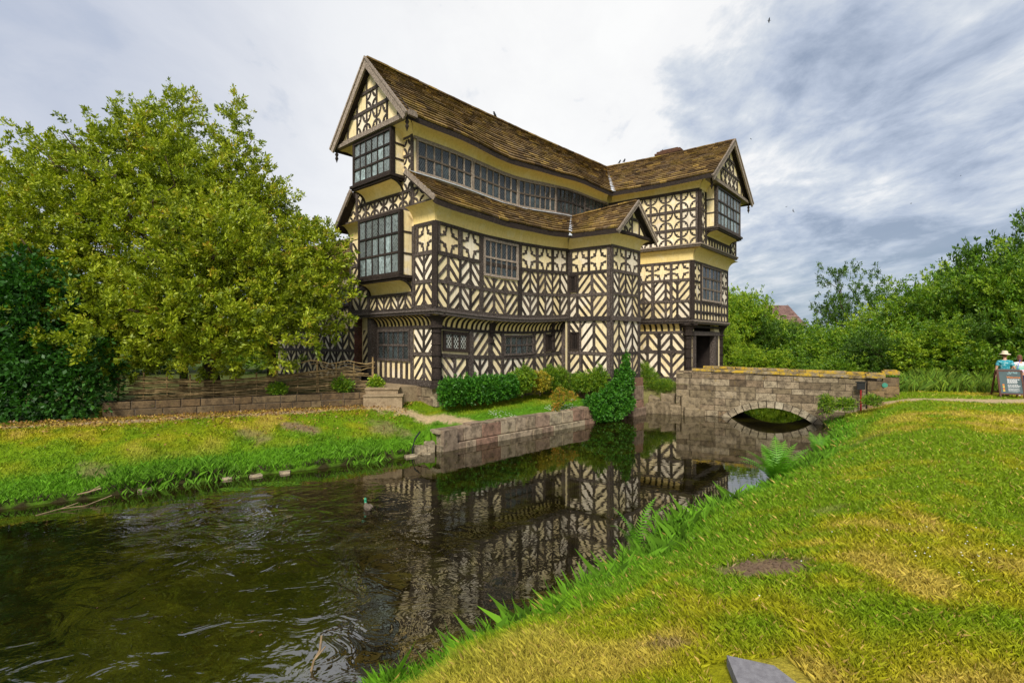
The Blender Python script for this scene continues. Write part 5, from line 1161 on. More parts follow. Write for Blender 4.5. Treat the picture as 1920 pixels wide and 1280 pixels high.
# right-hand belt: prototypes, then copies
def bgproto(seed, lm, dense=1.0, airy=False):
    rs = random.Random(seed); lobes = []
    for i in range(16):
        a_ = rs.uniform(0, 2 * math.pi); z = rs.uniform(.18, .92); r = (1 - abs(z - .5) * 1.1) * .40; q = rs.uniform(.15, .3)
        lobes.append((r * math.cos(a_), r * math.sin(a_), z, q, q, q * .75))
    lobes.append((0, 0, .5, .30, .30, .35)); return [tuple(x * 5 for x in l) for l in lobes]
belt = []
protos = {}
def place_tree(kind, x, y, h, wdt, label, seed, cat='tree', name='hedgerow_tree'):
    z0 = ground_z(x, y)
    if kind not in protos:
        lm, n, sz, per, spr, asp, shl = {'bright': ('leaf_bright', 7500, .15, 5, 6, .5, .45), 'mid': ('leaf_mid', 7500, .15, 5, 6, .45, .45), 'deep': ('leaf_deep', 7500, .15, 5, 7, .45, .45), 'airy': ('leaf_deep', 3400, .15, 5, 9, .35, .6)}[kind]
        t = tree(name, label, cat, (0, 0, 0), bgproto(seed, lm), n, lm, sz, per, group='trees of the belt beyond the bridge', trunk_r=.14, shell=shl, seed=seed, sprays=spr, aspect=asp, nlimb=7); protos[kind] = t
    else:
        src = protos[kind]; t = src.copy(); COL.objects.link(t)
        for ch in src.children: c_ = ch.copy(); COL.objects.link(c_); c_.parent = t; 
        tag(t, label, cat)
    t.location = (x, y, z0 - .05); t.rotation_euler = (0, 0, seed * 1.7); t.scale = (wdt / 4.6, wdt / 4.6, h / 5.1); return t
def bt(px_, Y_, ytop, wpx, kind, label, **k):
    x = (px_ - 960) / 933 * Y_; zt = (640 - ytop) / 933 * Y_; z0 = -2.2; place_tree(kind, x, Y_, zt - z0, wpx / 933 * Y_, label, len(belt) + 41, **k); belt.append(1)
bt(1388, 39, 545, 110, 'bright', 'bright green tree just right of the gatehouse')
bt(1452, 37, 575, 95, 'deep', 'dark small tree with a straight trunk, second right of the gatehouse')
bt(1525, 33, 560, 150, 'mid', 'bushy mid-green tree left of the yellow-flowering one')
bt(1604, 52, 503, 120, 'airy', 'tall airy tree standing above the belt with sky showing through its crown')
bt(1612, 31, 566, 150, 'mid', 'green tree flecked with yellow blossom in the middle of the belt')
bt(1690, 33, 545, 150, 'bright', 'rounded bright tree right of the yellow-flowering one')
bt(1745, 29, 530, 150, 'mid', 'mid-green tree halfway along the right part of the belt')
bt(1800, 33, 497, 150, 'bright', 'taller bright green tree behind, left of the people')
bt(1850, 27, 505, 170, 'mid', 'full green tree right behind the people')
bt(1925, 27, 415, 190, 'deep', 'tallest dark tree at the right edge')
bt(1960, 24, 470, 190, 'mid', 'green tree cut by the right edge, in front of the tallest one')
bt(2070, 30, 420, 260, 'deep', 'dark tree beyond the right edge')
bt(1425, 33, 628, 90, 'bright', 'low bright sapling behind the bridge, near the gatehouse')
bt(1360, 35, 610, 60, 'bright', 'small sapling against the gatehouse corner')
bt(1480, 46, 600, 110, 'mid', 'distant tree in front of the farm roof')
bt(1570, 27, 622, 110, 'mid', 'low green thicket tree behind the middle of the bridge')
bt(1650, 26.5, 610, 120, 'deep', 'low dark thicket tree behind the bridge end')
bt(1725, 25.5, 618, 120, 'bright', 'low bright thicket tree right of the bridge end')
bt(1790, 25, 600, 130, 'mid', 'low thicket tree left of the man in the hat')
bt(1870, 24.5, 590, 130, 'deep', 'dark thicket right behind the signboard')
bt(1310, 48, 560, 200, 'mid', 'tree mostly hidden behind the gatehouse')
bt(520, 36, 560, 200, 'mid', 'distant tree behind the evergreens'); bt(200, 34, 540, 260, 'deep', 'distant dark tree behind the huge evergreen'); bt(-60, 30, 500, 300, 'deep', 'distant dark tree at the left edge')
# yellow blossom on the middle tree
rng = np.random.default_rng(77)
by = next(o for o in bpy.data.objects if o.get('label', '').startswith('green tree flecked'))
P, D = crown_pts([(1.0, -1.9, 3.6, 1.0, .7, .7), (-.2, -2.0, 3.1, 1.1, .7, .6), (.4, -1.8, 2.2, .7, .6, .6), (1.5, -1.6, 2.7, .6, .5, .5), (.6, -1.5, 4.3, .7, .5, .4)], 230, .5)
Zr = by.rotation_euler[2]; ca, sa = math.cos(-Zr), math.sin(-Zr); P2 = P.copy(); P2[:, 0] = P[:, 0] * ca - P[:, 1] * sa; P2[:, 1] = P[:, 0] * sa + P[:, 1] * ca
ob = leaves('blossom', P2, D, 'flower_yellow', .11, 6, .7); ob.parent = by
# nettles and tall grass at the foot of the belt
def blades(name, label, X_, Y_, hgt_, wid_, colr, m='grass_blade', lean=.35, kind='stuff', cat='grass', z=None):
    n = len(X_); Z_ = height(X_, Y_)[0] if z is None else z; a_ = rng.uniform(0, 2 * np.pi, n); sx, sy = np.cos(a_) * wid_ / 2, np.sin(a_) * wid_ / 2
    lx, ly = rng.normal(size=n) * lean * hgt_, rng.normal(size=n) * lean * hgt_
    b0 = np.stack([X_ - sx, Y_ - sy, Z_ - .01], 1); b1 = np.stack([X_ + sx, Y_ + sy, Z_ - .01], 1)
    m0 = np.stack([X_ + sx * .8 + lx * .35, Y_ + sy * .8 + ly * .35, Z_ + hgt_ * .6], 1); tp = np.stack([X_ + lx, Y_ + ly, Z_ + hgt_], 1)
    V = np.stack([b0, b1, m0, tp], 1).reshape(-1, 3); c_ = np.repeat(colr, 4, 0)
    o = npmesh(name, V, np.arange(n * 4).reshape(-1, 4), m, attrs={'col': c_}); return tag(o, label, cat, kind=kind)
def grassland(x, y, hmul=1.0):
    z, d, seg = height(x, y); c_, amt, lush = cover(x, y, d, seg); keep = (rng.uniform(size=len(x)) < amt) & (d > .0)
    return x[keep], y[keep], c_[keep], lush[keep], d[keep], seg[keep], z[keep]
rng = np.random.default_rng(101)
# lawn on the near bank, density falling with distance
n = 720000; r_ = 1.5 * (30 / 1.5) ** (rng.uniform(0, 1, n) ** 1.1); th = rng.uniform(-.72, 1.0, n); x = r_ * np.sin(th); y = r_ * np.cos(th)
x, y, c_, lush, d, seg, z = grassland(x, y); k = seg >= NH - 1; x, y, c_, lush, d, z = x[k], y[k], c_[k], lush[k], d[k], z[k]; r_ = np.hypot(x, y)
k = (np.abs(x - 1.22) > .24) | (np.abs(y - 2.25) > .4); x, y, c_, lush, d, z, r_ = x[k], y[k], c_[k], lush[k], d[k], z[k], r_[k]
tuft = vnoise(x, y, .22, 6) ** 2
hh = (.022 + .03 * tuft + .0012 * r_) + np.exp(-d / .6) * (.05 + .20 * vnoise(x, y, .35, 12) ** 2); hh *= rng.uniform(.6, 1.3, len(x))
tipc = c_ * (1.2 + .2 * lush[:, None]); straw = rng.uniform(size=len(x)) < .05; tipc[straw] = STRAW * 1.1
blades('lawn_grass', 'grass of the near bank, green by the water and sun-dried golden higher up', x, y, hh, np.minimum(.0026 + .0008 * r_, .04 * hh + .0024 + .0005 * r_), tipc, lean=.6, z=z)
n = 260000; x = rng.uniform(-17, 4, n); y = rng.uniform(7, 21, n); x, y, c_, lush, d, seg, z = grassland(x, y); k = (seg < NH - 1) & (d < 5.5); x, y, c_, lush, d, z = x[k], y[k], c_[k], lush[k], d[k], z[k]
inwall = (d < .5) & (x > -2.7); x, y, c_, lush, d, z = [q[~inwall] for q in (x, y, c_, lush, d, z)]
hh = (.035 + .05 * vnoise(x, y, .3, 3) ** 2) + np.exp(-np.maximum(d, 0) / .8) * (.06 + .14 * vnoise(x, y, .6, 13) ** 2) * (x < -2.7); hh *= rng.uniform(.6, 1.3, len(x))
blades('bank_grass', 'grass of the far bank between the moat and the path', x, y, hh, np.full(len(x), .012), c_ * (1.2 + .2 * lush[:, None]), lean=.5, z=z)
n = 60000; x = rng.uniform(13.5, 40, n); y = rng.uniform(19.8, 27, n) ; k = y > 21.2 + 1.0 * vnoise(x, x * 0, 2.0, 5) - .08 * (x - 14); x, y = x[k], y[k]
hh = .25 + .55 * vnoise(x, y, 1.3, 4) * np.clip((y - 20.5) / 2, .2, 1.2); blades('meadow_grass', 'tall rough grass and nettles at the foot of the tree belt', x, y, hh * rng.uniform(.6, 1.2, len(x)), np.full(len(x), .035), np.array([.10, .20, .02])[None] * rng.uniform(.6, 1.6, (len(x), 1)) + np.array([.08, .05, 0])[None] * rng.uniform(0, 1, (len(x), 1)), lean=.35)
n = 26000; x = rng.uniform(9, 30, n); y = rng.uniform(23, 40, n); z, d, seg = height(x, y); k = (d > 0) & (d < 3.5) & ((seg >= NH - 1)); x, y = x[k], y[k]
blades('moat_side_grass', 'tall grass on the moat bank behind the bridge', x, y, rng.uniform(.3, .8, len(x)), np.full(len(x), .04), np.array([.08, .20, .02])[None] * rng.uniform(.6, 1.8, (len(x), 1)), lean=.4)
# clover and daisies
def flowers(name, label, pts, r0, lift):
    V = []; b = MB()
    for x_, y_ in pts:
        z_ = ground_z(x_, y_); b.blob((x_, y_, z_ + lift), (r0, r0, r0 * .7), 6, 4)
    return tag(b.build(name, 'white_petal'), label, 'flowers', kind='stuff')
pts = [(rng.normal(3.6, .5), rng.normal(4.1, .35)) for _ in range(34)] + [(rng.uniform(1, 9), rng.uniform(3, 9)) for _ in range(30)]
pts = [p for p in pts if moat_info([p[0]], [p[1]])[0][0] > .8]
flowers('clover_flowers', 'scattered white clover heads in the near lawn', pts, .006, .04)
pts = []
for _ in range(900):
    s_, d_ = rng.uniform(.5, 6.5), rng.uniform(.9, 2.6)
    if vnoise([s_ * 1.0], [d_ * 1.0], .9, 2)[0] > .5: pts.append(S.xy(s_, d_))
flowers('daisies', 'drift of small white daisies on the strip of lawn before the hall', pts, .013, .06)
# fallen leaves
n = 4600; s_ = rng.uniform(0, 1, n) ** .8; x = -3.5 - 11.5 * rng.uniform(0, 1, n); y0 = 17.3 + (x + 4.9) * .45; y = y0 - .25 - np.abs(rng.normal(size=n)) * 1.0
z, d, seg = height(x, y); k = (d > .6); P = np.stack([x[k], y[k], z[k] + .04], 1); Dn = rng.normal(size=P.shape); Dn[:, 2] = abs(Dn[:, 2]) * .3
o = leaves('fallen_leaves', P, Dn, 'litter', .07, 1, .55, .2); tag(o, 'yellow and brown leaf litter on the grass below the low garden wall', 'leaves', kind='stuff')
# duckweed
for i, (cx, cy, rx, ry) in enumerate(((-6.1, 10.95, .38, .14), (-5.35, 11.35, .55, .2))):
    b = MB(); k = 260
    for _ in range(k):
        a_, q = rng.uniform(0, 6.28), rng.uniform(0, 1) ** .5; x_, y_ = cx + rx * q * math.cos(a_), cy + ry * q * math.sin(a_); s_ = rng.uniform(.012, .03)
        b.add([(x_ + s_ * math.cos(j * 1.257), y_ + s_ * math.sin(j * 1.257), WATER + .004 + .0004 * (_ % 9)) for j in range(5)], [(0, 1, 2, 3, 4)])
    tag(b.build('duckweed', 'leaf_bright', origin=(cx, cy, WATER)), ['small yellow-green duckweed patch nearer the left bank', 'larger duckweed patch right of the small one'][i], 'duckweed', kind='stuff')
b = MB(); 
for _ in range(260):
    x_, y_ = rng.uniform(-9, 9), rng.uniform(5, 20)
    if moat_info([x_], [y_])[0][0] < -.2: s_ = rng.uniform(.006, .02); b.add([(x_ + s_ * math.cos(j * 1.57), y_ + s_ * math.sin(j * 1.57) * 1.4, WATER + .005) for j in range(4)], [(0, 1, 2, 3)])
tag(b.build('floating_specks', 'litter'), 'tiny leaves and petals afloat all over the moat', 'debris', kind='stuff')
# ferns and waterside plants
def fern(label, base, nf, ln, seed, name='fern', m='fern_green', up=1.0, wid=.22):
    rs = random.Random(seed); t = thing(name, label, 'fern', base, 'ferns on the near bank' if name == 'fern' else None); P = []; F = []
    for f_ in range(nf):
        a_ = rs.uniform(0, 6.28); L_ = ln * rs.uniform(.7, 1.1); el = R(rs.uniform(55, 82)) * up; seg_ = 22; p = Vector(base); dirh = Vector((math.cos(a_), math.sin(a_), 0)); sd_ = Vector((-math.sin(a_), math.cos(a_), 0))
        pt = []
        for i in range(seg_ + 1):
            pt.append(p.copy()); e_ = el - (i / seg_) ** 1.6 * R(60); p = p + (dirh * math.cos(e_) + Vector((0, 0, math.sin(e_)))) * L_ / seg_
        for i in range(2, seg_):
            u_ = i / seg_; w_ = L_ * wid * math.sin(math.pi * min(1, u_ * .95 + .08)) ** .7 * (1 - .35 * u_); tg = (pt[i + 1] - pt[i - 1]).normalized()
            for sg in (-1, 1):
                tip = pt[i] + sd_ * sg * w_ + tg * w_ * .45 + Vector((0, 0, -.1 * w_)); hw = tg * L_ / seg_ * .27; k = len(P)
                P += [pt[i] - hw, pt[i] + hw, (pt[i] + tip) / 2 + hw * .9, tip, (pt[i] + tip) / 2 - hw * .7]; F.append((k, k + 1, k + 2, k + 3, k + 4))
        k = len(P); 
        for i in range(seg_): P += [pt[i] - sd_ * .006, pt[i] + sd_ * .006, pt[i + 1] + sd_ * .004, pt[i + 1] - sd_ * .004]; F.append((k + 4 * i, k + 4 * i + 1, k + 4 * i + 2, k + 4 * i + 3))
    b = MB(); b.v = [tuple(q) for q in P]; b.f = F; o = b.build('frond', m, t); at = o.data.attributes.new('tint', 'FLOAT', 'POINT'); at.data.foreach_set('value', np.repeat(.55, len(P)).astype(np.float32)); return t
def bank(px_, Y_): x_ = (px_ - 960) / 933 * Y_; return (x_, Y_, max(ground_z(x_, Y_), WATER) - .02)
fern('big bright fern clump on the bank in front of the bridge', bank(1458, 10.35), 26, 1.1, 1, wid=.2)
fern('two-fronded fern standing at the water edge in the middle', bank(1193, 7.6), 6, .95, 2, wid=.15, up=1.12)
fern('small upright fern by the bridge foot', bank(1535, 14.2), 9, .8, 3)
fern('fern low in the long grass at the water edge below the big clump', bank(1345, 8.9), 8, .42, 4)
def docky(label, base, n, size, seed, lm='fern_green'):
    global rng; rng = np.random.default_rng(seed); t = thing('broadleaf_weed', label, 'weed', base, 'broad-leaved weeds on the near bank'); c_ = np.array(base)[None] + rng.normal(size=(n, 3)) * np.array([.10, .10, .02]) + np.array([0, 0, .06 + size * .4])
    leaves('foliage', c_, np.tile([0, 0, .35], (n, 1)) + rng.normal(size=(n, 3)) * .5, lm, size, 4, .5, .9, t); b = MB()
    for i in range(n): b.tube([base, tuple(c_[i])], .004, 4)
    b.build('stem', lm, t); return t
docky('broad-leaved weed at the water edge near the bottom of the picture', bank(880, 4.85), 8, .09, 61); docky('weed with pale stems right of the bottom corner of the water', bank(820, 4.5), 6, .07, 62)
docky('leafy weed in the grass under the two-fronded fern', bank(1190, 6.8), 8, .08, 63); docky('pale weed sticking up left of the big fern clump', bank(1415, 9.95), 7, .12, 64)
docky('weed in the long grass between the two ferns', bank(1320, 8.7), 7, .09, 65)
for i, (px_, Y_, n_) in enumerate(((1200, 7.0, 90), (1250, 7.7, 80), (1330, 8.9, 70), (1510, 12.3, 110), (1480, 11.2, 90), (1545, 15.0, 90), (1080, 5.8, 60), (950, 5.1, 40))):
    c0 = bank(px_, Y_); rng = np.random.default_rng(200 + i); x = c0[0] + rng.normal(size=n_ * 4) * .22; y = c0[1] + rng.normal(size=n_ * 4) * .26; h_ = rng.uniform(.12, .42, n_ * 4)
    o = blades('grass_tussock', ['long grass tussock under the two-fronded fern', 'long grass tussock right of the two-fronded fern', 'long grass tussock halfway to the big fern', 'thick tussock just beyond the big fern clump', 'tussock at the foot of the big fern clump', 'tussock by the bridge foot', 'tussock at the water edge below the middle', 'tussock nearest the bottom corner of the water'][i], x, y, h_, np.full(n_ * 4, .004 + .0005 * Y_), np.array([.11, .24, .015])[None] * rng.uniform(.6, 1.7, (n_ * 4, 1)), lean=.4, kind=None, cat='grass tussock'); o['group'] = 'long grass tussocks on the near bank'
for i, (px_, Y_) in enumerate(((325, 11.3), (395, 11.75), (690, 13.3), (255, 10.9))):
    x0 = (px_ - 960) / 933 * Y_; rng = np.random.default_rng(300 + i); x = x0 + rng.normal(size=340) * .35; y = Y_ + rng.normal(size=340) * .2
    o = blades('grass_tussock', ['long grass tussock overhanging the far bank, second from the left', 'broad tussock overhanging the far bank, left of the edge stones', 'long tussock on the far bank close to the retaining wall', 'leftmost long tussock on the far bank'][i], x, y, rng.uniform(.12, .30, 340), np.full(340, .011), np.array([.11, .25, .015])[None] * rng.uniform(.6, 1.6, (340, 1)), lean=.45, kind=None, cat='grass tussock'); o['group'] = 'long grass tussocks on the far bank'
# molehill clods
b = MB(); rs = random.Random(4)
for _ in range(130):
    a_, q = rs.uniform(0, 6.28), rs.uniform(0, 1) ** .6; x_, y_ = 2.12 + .32 * q * math.cos(a_), 4.05 + .27 * q * math.sin(a_); s_ = rs.uniform(.005, .018); b.blob((x_, y_, ground_z(x_, y_) + .004), (s_ * 1.3, s_, s_ * .7), 6, 4, .25)
tag(b.build('earth_crumbs', 'earth'), 'crumbs of bare earth on the worn patch of lawn', 'earth', kind='stuff')

# ------------------------------------------------------------------ farm building behind
fb = thing('farm_building', 'low farm building with a reddish tiled roof half hidden behind the trees', 'building', (27, 52, -2.2))
b = MB(); b.footprint([(19, 50), (30.2, 51.65), (29.5, 56.2), (18.3, 54.5)], -2.3, 1.6); b.build('wall', 'pale_stone', fb)
b = MB(); slates(b, (18.6, 52.3, 3.9), (29.9, 53.95, 3.9), (18.8, 49.6, 1.6), (30.4, 51.3, 1.6), 14, .5); slates(b, (29.9, 53.95, 3.9), (18.6, 52.3, 3.9), (29.5, 56.4, 1.6), (18.2, 54.8, 1.6), 10, .6); b.build('roof', 'farm_tile', fb)
b = MB(); 
for p_, q_ in (((19, 50), (18.3, 54.5)), ((30.2, 51.65), (29.5, 56.2))): b.add([(p_[0], p_[1], 1.6), (q_[0], q_[1], 1.6), ((p_[0] + q_[0]) / 2, (p_[1] + q_[1]) / 2, 4.0)], [(0, 1, 2)])
b.build('gable', 'pale_stone', fb)
for i in range(3):
    x_ = 21 + i * 3.2; y_ = 50 + (x_ - 19) * .147 - .03; b = MB(); b.box((x_, y_, -.1), (.9, .06, 1.1), R(8.4)); b.build('window', 'interior_shade', fb)
# ------------------------------------------------------------------ people, sign, duck, birds
simple('skin', (.50, .27, .18), (.58, .33, .22), 4, .55, .3, 0)
simple('hat_straw', (.60, .50, .36), (.72, .62, .46), 30, .8, .2, .3, .004)
simple('navy', (.012, .018, .06), (.02, .03, .10), 5, .8, .2, .2)
simple('shorts_dark', (.02, .022, .03), (.035, .04, .05), 5, .8, .2, .2)
simple('hair_brown', (.10, .035, .02), (.18, .07, .035), 20, .6, .4, .4)
simple('shoe_white', (.7, .7, .7), (.8, .8, .8), 5, .5)
simple('bag_blue', (.02, .03, .45), (.03, .04, .65), 5, .5)
simple('teal', (.012, .16, .22), (.03, .30, .38), 14, .8, .2, 0, .01, 0, (.45, .62, .62))
simple('frame_brown', (.06, .02, .012), (.10, .035, .02), 14, .6, .3, .2)
simple('board_slate', (.045, .075, .08), (.06, .095, .10), 5, .6, .3, 0)
simple('print_white', (.55, .55, .55), (.62, .62, .62), 5, .8, .1, 0)
simple('print_orange', (.75, .22, .03), (.8, .25, .03), 5, .8, .1, 0)
simple('print_pale', (.16, .24, .25), (.2, .3, .31), 5, .8, .1, 0)
simple('print_yellow', (.8, .55, .05), (.85, .6, .08), 5, .8, .1, 0)
m, nt, b, oc = mat('striped_top', .8, .2)
sx_ = N(nt, 'ShaderNodeSeparateXYZ'); nt.links.new(oc, sx_.inputs[0])
zf = mth(nt, 'ADD', sx_.outputs[2], mth(nt, 'MULTIPLY', noise(nt, oc, 30, 2), .03))
c = ramp(nt, mth(nt, 'MULTIPLY', mth(nt, 'SUBTRACT', zf, .85), 1.7), [(0, (.10, .50, .33)), (.12, (.65, .5, .62)), (.22, (.72, .55, .68)), (.5, (.6, .62, .66)), (.56, (.12, .55, .38)), (.66, (.72, .68, .72)), (.72, (.15, .6, .4)), (.80, (.75, .72, .75))], 'CONSTANT')
nt.links.new(c, b.inputs['Base Color']); M['striped_top'] = m
def skin(name, J_, E_, m, parent, root=0, sub=2):
    o_ = ORG[parent]; me = bpy.data.meshes.new(name); me.from_pydata([tuple(p) for p, r in J_], E_, []); me.materials.append(M[m])
    ob = bpy.data.objects.new(name, me); COL.objects.link(ob); ob.parent = parent; ORG[ob] = o_
    sk = ob.modifiers.new('skin', 'SKIN'); sk.use_smooth_shade = True
    lay = me.skin_vertices[0] if len(me.skin_vertices) else None
    if lay is None:
        bpy.context.view_layer.objects.active = ob; lay = me.skin_vertices[0]
    for i, (p, r) in enumerate(J_):
        lay.data[i].radius = r if isinstance(r, tuple) else (r, r); lay.data[i].use_root = (i == root)
    sb = ob.modifiers.new('sub', 'SUBSURF'); sb.levels = sub; sb.render_levels = sub; return ob
def person(label, base, face, top, legs, hair, shoe, hat=False, elbow=(0, 0), sc=1.0, knee_len=.5, stride=.10):
    """standing figure, local frame: x = its right, y = forward; legs long, arms hanging"""
    t = thing('person', label, 'person', base); ORG[t] = Vector((0, 0, 0))
    q = lambda x, y, z: (x, y, z)
    J_ = []; E_ = []
    def add(p, r, par=None): J_.append((p, r)); 
    def chain(par, items):
        for p, r in items:
            J_.append((p, r)); E_.append((par, len(J_) - 1)); par = len(J_) - 1
        return par
    J_.append((q(0, 0, .95), (.155, .105)))
    chest = chain(0, [(q(0, .01, 1.10), (.14, .095)), (q(0, 0, 1.30), (.165, .11)), (q(0, -.01, 1.42), (.13, .085))])
    neck = chain(chest, [(q(0, 0, 1.50), .055), (q(0, .01, 1.56), .052)]); chain(neck, [(q(0, .025, 1.61), .07), (q(0, .03, 1.67), (.078, .092)), (q(0, .02, 1.745), (.07, .08))])
    for s in (-1, 1):
        ex = elbow[0 if s < 0 else 1]
        hnd = chain(chest, [(q(s * .17, -.01, 1.40), .062), (q(s * .235, -.01 - ex * .1, 1.24), .05), (q(s * (.26 + ex * .08), -.01 - ex * .05, 1.10), .042), (q(s * (.27 + ex * .02), .04 + ex * .12, .98), .036), (q(s * .27, .08 + ex * .18, .87), .026), (q(s * .268, .09 + ex * .2, .81), (.022, .038))])
        for k_, l_ in ((-.03, .075), (-.01, .085), (.01, .082), (.03, .065)): chain(hnd, [(q(s * .266, .09 + ex * .2 + k_, .775), .009), (q(s * .262, .09 + ex * .2 + k_ * 1.1 + .004, .81 - l_ - .02), .007)])
        chain(hnd, [(q(s * .255, .13 + ex * .2, .80), .010), (q(s * .25, .15 + ex * .2, .765), .008)])
        chain(0, [(q(s * .095, 0, .86), .095), (q(s * .10, .01 + s * stride * .4, .50), .062), (q(s * .10, -.01 + s * stride, .30), .055), (q(s * .10, -.01 + s * stride * 1.1, .09), .036), (q(s * .105, .05 + s * stride * 1.1, .045), (.035, .035)), (q(s * .11, .14 + s * stride * 1.1, .03), (.04, .022))])
    skin('body', J_, E_, 'skin', t)
    # clothes
    J2 = [(q(0, 0, .93), (.185, .135)), (q(0, .01, 1.12), (.17, .12)), (q(0, 0, 1.30), (.185, .13)), (q(0, -.01, 1.43), (.14, .095)), (q(0, 0, 1.485), .075)]; E2 = [(0, 1), (1, 2), (2, 3), (3, 4)]
    for s in (-1, 1):
        ex = elbow[0 if s < 0 else 1]; k = len(J2); J2 += [(q(s * .18, -.01, 1.40), .082), (q(s * .24, -.01 - ex * .1, 1.22), .075)]; E2 += [(3, k), (k, k + 1)]
    skin('shirt', J2, E2, top, t)
    J3 = [(q(0, 0, .95), (.165, .115)), (q(0, 0, .86), (.16, .12))]; E3 = [(0, 1)]
    for s in (-1, 1): k = len(J3); J3 += [(q(s * .095, 0, .80), .105), (q(s * .10, .01 + s * stride * .4, knee_len), .085)] + ([(q(s * .10, -.01 + s * stride, .2), .065)] if knee_len < .3 + 1e-6 or legs == 'navy' else []); E3 += [(1, k)] + [(j, j + 1) for j in range(k, len(J3) - 1)]
    skin('trousers', J3, E3, legs, t)
    for s in (-1, 1):
        b = MB(); yy = s * stride * 1.1; b.blob((s * .105, .06 + yy, .045), (.05, .14, .05), 10, 6); b.box((s * .105, .06 + yy, .012), (.09, .27, .024)); b.build('shoe', shoe, t, smooth=False)
    b = MB(); hz = (.083, .098, .10)
    if hair == 'long': b.blob((0, -.005, 1.70), hz, 12, 8, .03); b.blob((0, -.045, 1.60), (.085, .06, .13), 10, 7, .04)
    else: b.blob((0, -.004, 1.70), (.08, .094, .092), 12, 8)
    b.build('hair', 'hair_brown', t, smooth=True)
    b = MB(); b.blob((0, .118, 1.665), (.012, .02, .018), 6, 5); b.blob((-.08, .02, 1.66), (.012, .02, .032), 6, 5); b.blob((.08, .02, 1.66), (.012, .02, .032), 6, 5); b.build('face_features', 'skin', t, smooth=True)
    b = MB()
    for s in (-1, 1): b.blob((s * .03, .112, 1.69), (.012, .006, .008), 6, 4)
    b.blob((0, .115, 1.625), (.024, .006, .006), 6, 4); b.build('eyes_and_mouth', 'hair_brown', t)
    if hat:
        b = MB(); k0 = len(b.v); ng = 20; rings = [(.185, 1.715), (.18, 1.725), (.14, 1.742), (.105, 1.748), (.10, 1.78), (.095, 1.83), (.075, 1.86), (.03, 1.868)]
        for r_, z_ in rings:
            for i in range(ng): a_ = 2 * math.pi * i / ng; b.v.append((r_ * math.cos(a_), .01 + r_ * 1.05 * math.sin(a_), z_ + (.012 * math.sin(2 * a_) if r_ > .13 else 0)))
        for j in range(len(rings) - 1):
            for i in range(ng): b.f.append((k0 + j * ng + i, k0 + j * ng + (i + 1) % ng, k0 + (j + 1) * ng + (i + 1) % ng, k0 + (j + 1) * ng + i))
        b.f.append(tuple(k0 + (len(rings) - 1) * ng + i for i in range(ng))); ho = b.build('sun_hat', 'hat_straw', t, smooth=True); so = ho.modifiers.new('t', 'SOLIDIFY'); so.thickness = .008
    t.rotation_euler = (0, 0, face); t.scale = (sc, sc, sc); return t
person('man in a cream sun hat and teal patterned shirt standing behind the signboard', (20.0, 20.2, ground_z(20.0, 20.2)), R(-35), 'teal', 'shorts_dark', 'short', 'shorts_dark', hat=True, elbow=(0, .5), sc=.98, knee_len=.48)
w_ = person('woman in a white, green and pink striped top and navy trousers at the right edge', (20.75, 20.35, ground_z(20.75, 20.35)), R(-20), 'striped_top', 'navy', 'long', 'shoe_white', sc=.92, knee_len=.28, elbow=(.2, .2))
bg_ = thing('shoulder_bag', 'bright blue bag carried at the hip of the woman in the striped top', 'bag', (20.5, 20.15, -1.3)); b = MB(); b.blob((20.5, 20.12, -1.27), (.12, .07, .10), 10, 6, .05); b.build('bag_body', 'bag_blue', bg_, smooth=True)
b = MB(); b.tube([(20.42, 20.12, -1.2), (20.5, 20.16, -.98), (20.62, 20.2, -.75)], .012, 6); b.build('strap', 'bag_blue', bg_)
# A-board
ab = thing('sign_board', 'dark slate A-frame welcome board in a brown wooden frame by the path', 'sign', (19.6, 19.65, ground_z(19.6, 19.65))); ORG[ab] = Vector((0, 0, 0))
def lean(y0, y1): return Wall((0, 0), (1, 0), (0, -1))
class Lean(Wall):
    def p(s, a_, z, d=0): k = .26; return (a_, -(.30 - z * k) - d * .97, z - d * .25)
LW_ = Lean((0, 0), (1, 0), (0, -1)); class_b = None
b = MB()
for s_ in (-.36, .36): b.prism(LW_, [(s_ - .03, 0), (s_ + .03, 0), (s_ + .03, 1.08), (s_ - .03, 1.08)], -.025, .025)
for z_ in (.16, 1.05): b.prism(LW_, [(-.33, z_ - .025), (.33, z_ - .025), (.33, z_ + .025), (-.33, z_ + .025)], -.02, .02)
for s_ in (-.40, .40): b.beam((s_, .34, 0), (s_, .0, 1.04), .05, .05, (1, 0, 0))
b.beam((-.40, .28, .2), (.40, .28, .2), .04, .04); b.beam((-.39, .28, .2), (-.37, -.24, .2), .03, .03); b.beam((.39, .28, .2), (.37, -.24, .2), .03, .03)
b.build('frame', 'frame_brown', ab)
b = MB(); b.prism(LW_, [(-.33, .18), (.33, .18), (.33, 1.12), (-.33, 1.12)], -.008, .012); pn = b.build('panel', 'board_slate', ab)
def pr(mm, rects, nm):
    b = MB()
    for s0, s1, z0, z1 in rects: b.prism(LW_, [(s0, z0), (s1, z0), (s1, z1), (s0, z1)], .012, .015)
    b.build(nm, mm, ab)
rr = random.Random(2)
rows = []
for i, (z_, h_) in enumerate(((.70, .028), (.655, .028), (.61, .028), (.565, .022), (.50, .018), (.46, .018), (.42, .018), (.36, .015), (.325, .015), (.29, .015), (.25, .012))):
    x_ = -.10; e_ = .22 + rr.uniform(-.06, .06)
    while x_ < e_: l = rr.uniform(.03, .07); rows.append((x_, min(x_ + l, e_), z_, z_ + h_)); x_ += l + .012
pr('print_white', rows, 'text_lines')
for i, mm in enumerate(('print_yellow', 'print_orange', 'print_yellow', 'print_orange')): pr(mm, [(-.26, -.20, .26 + i * .075, .30 + i * .075)], 'colour_tab')
b = MB()
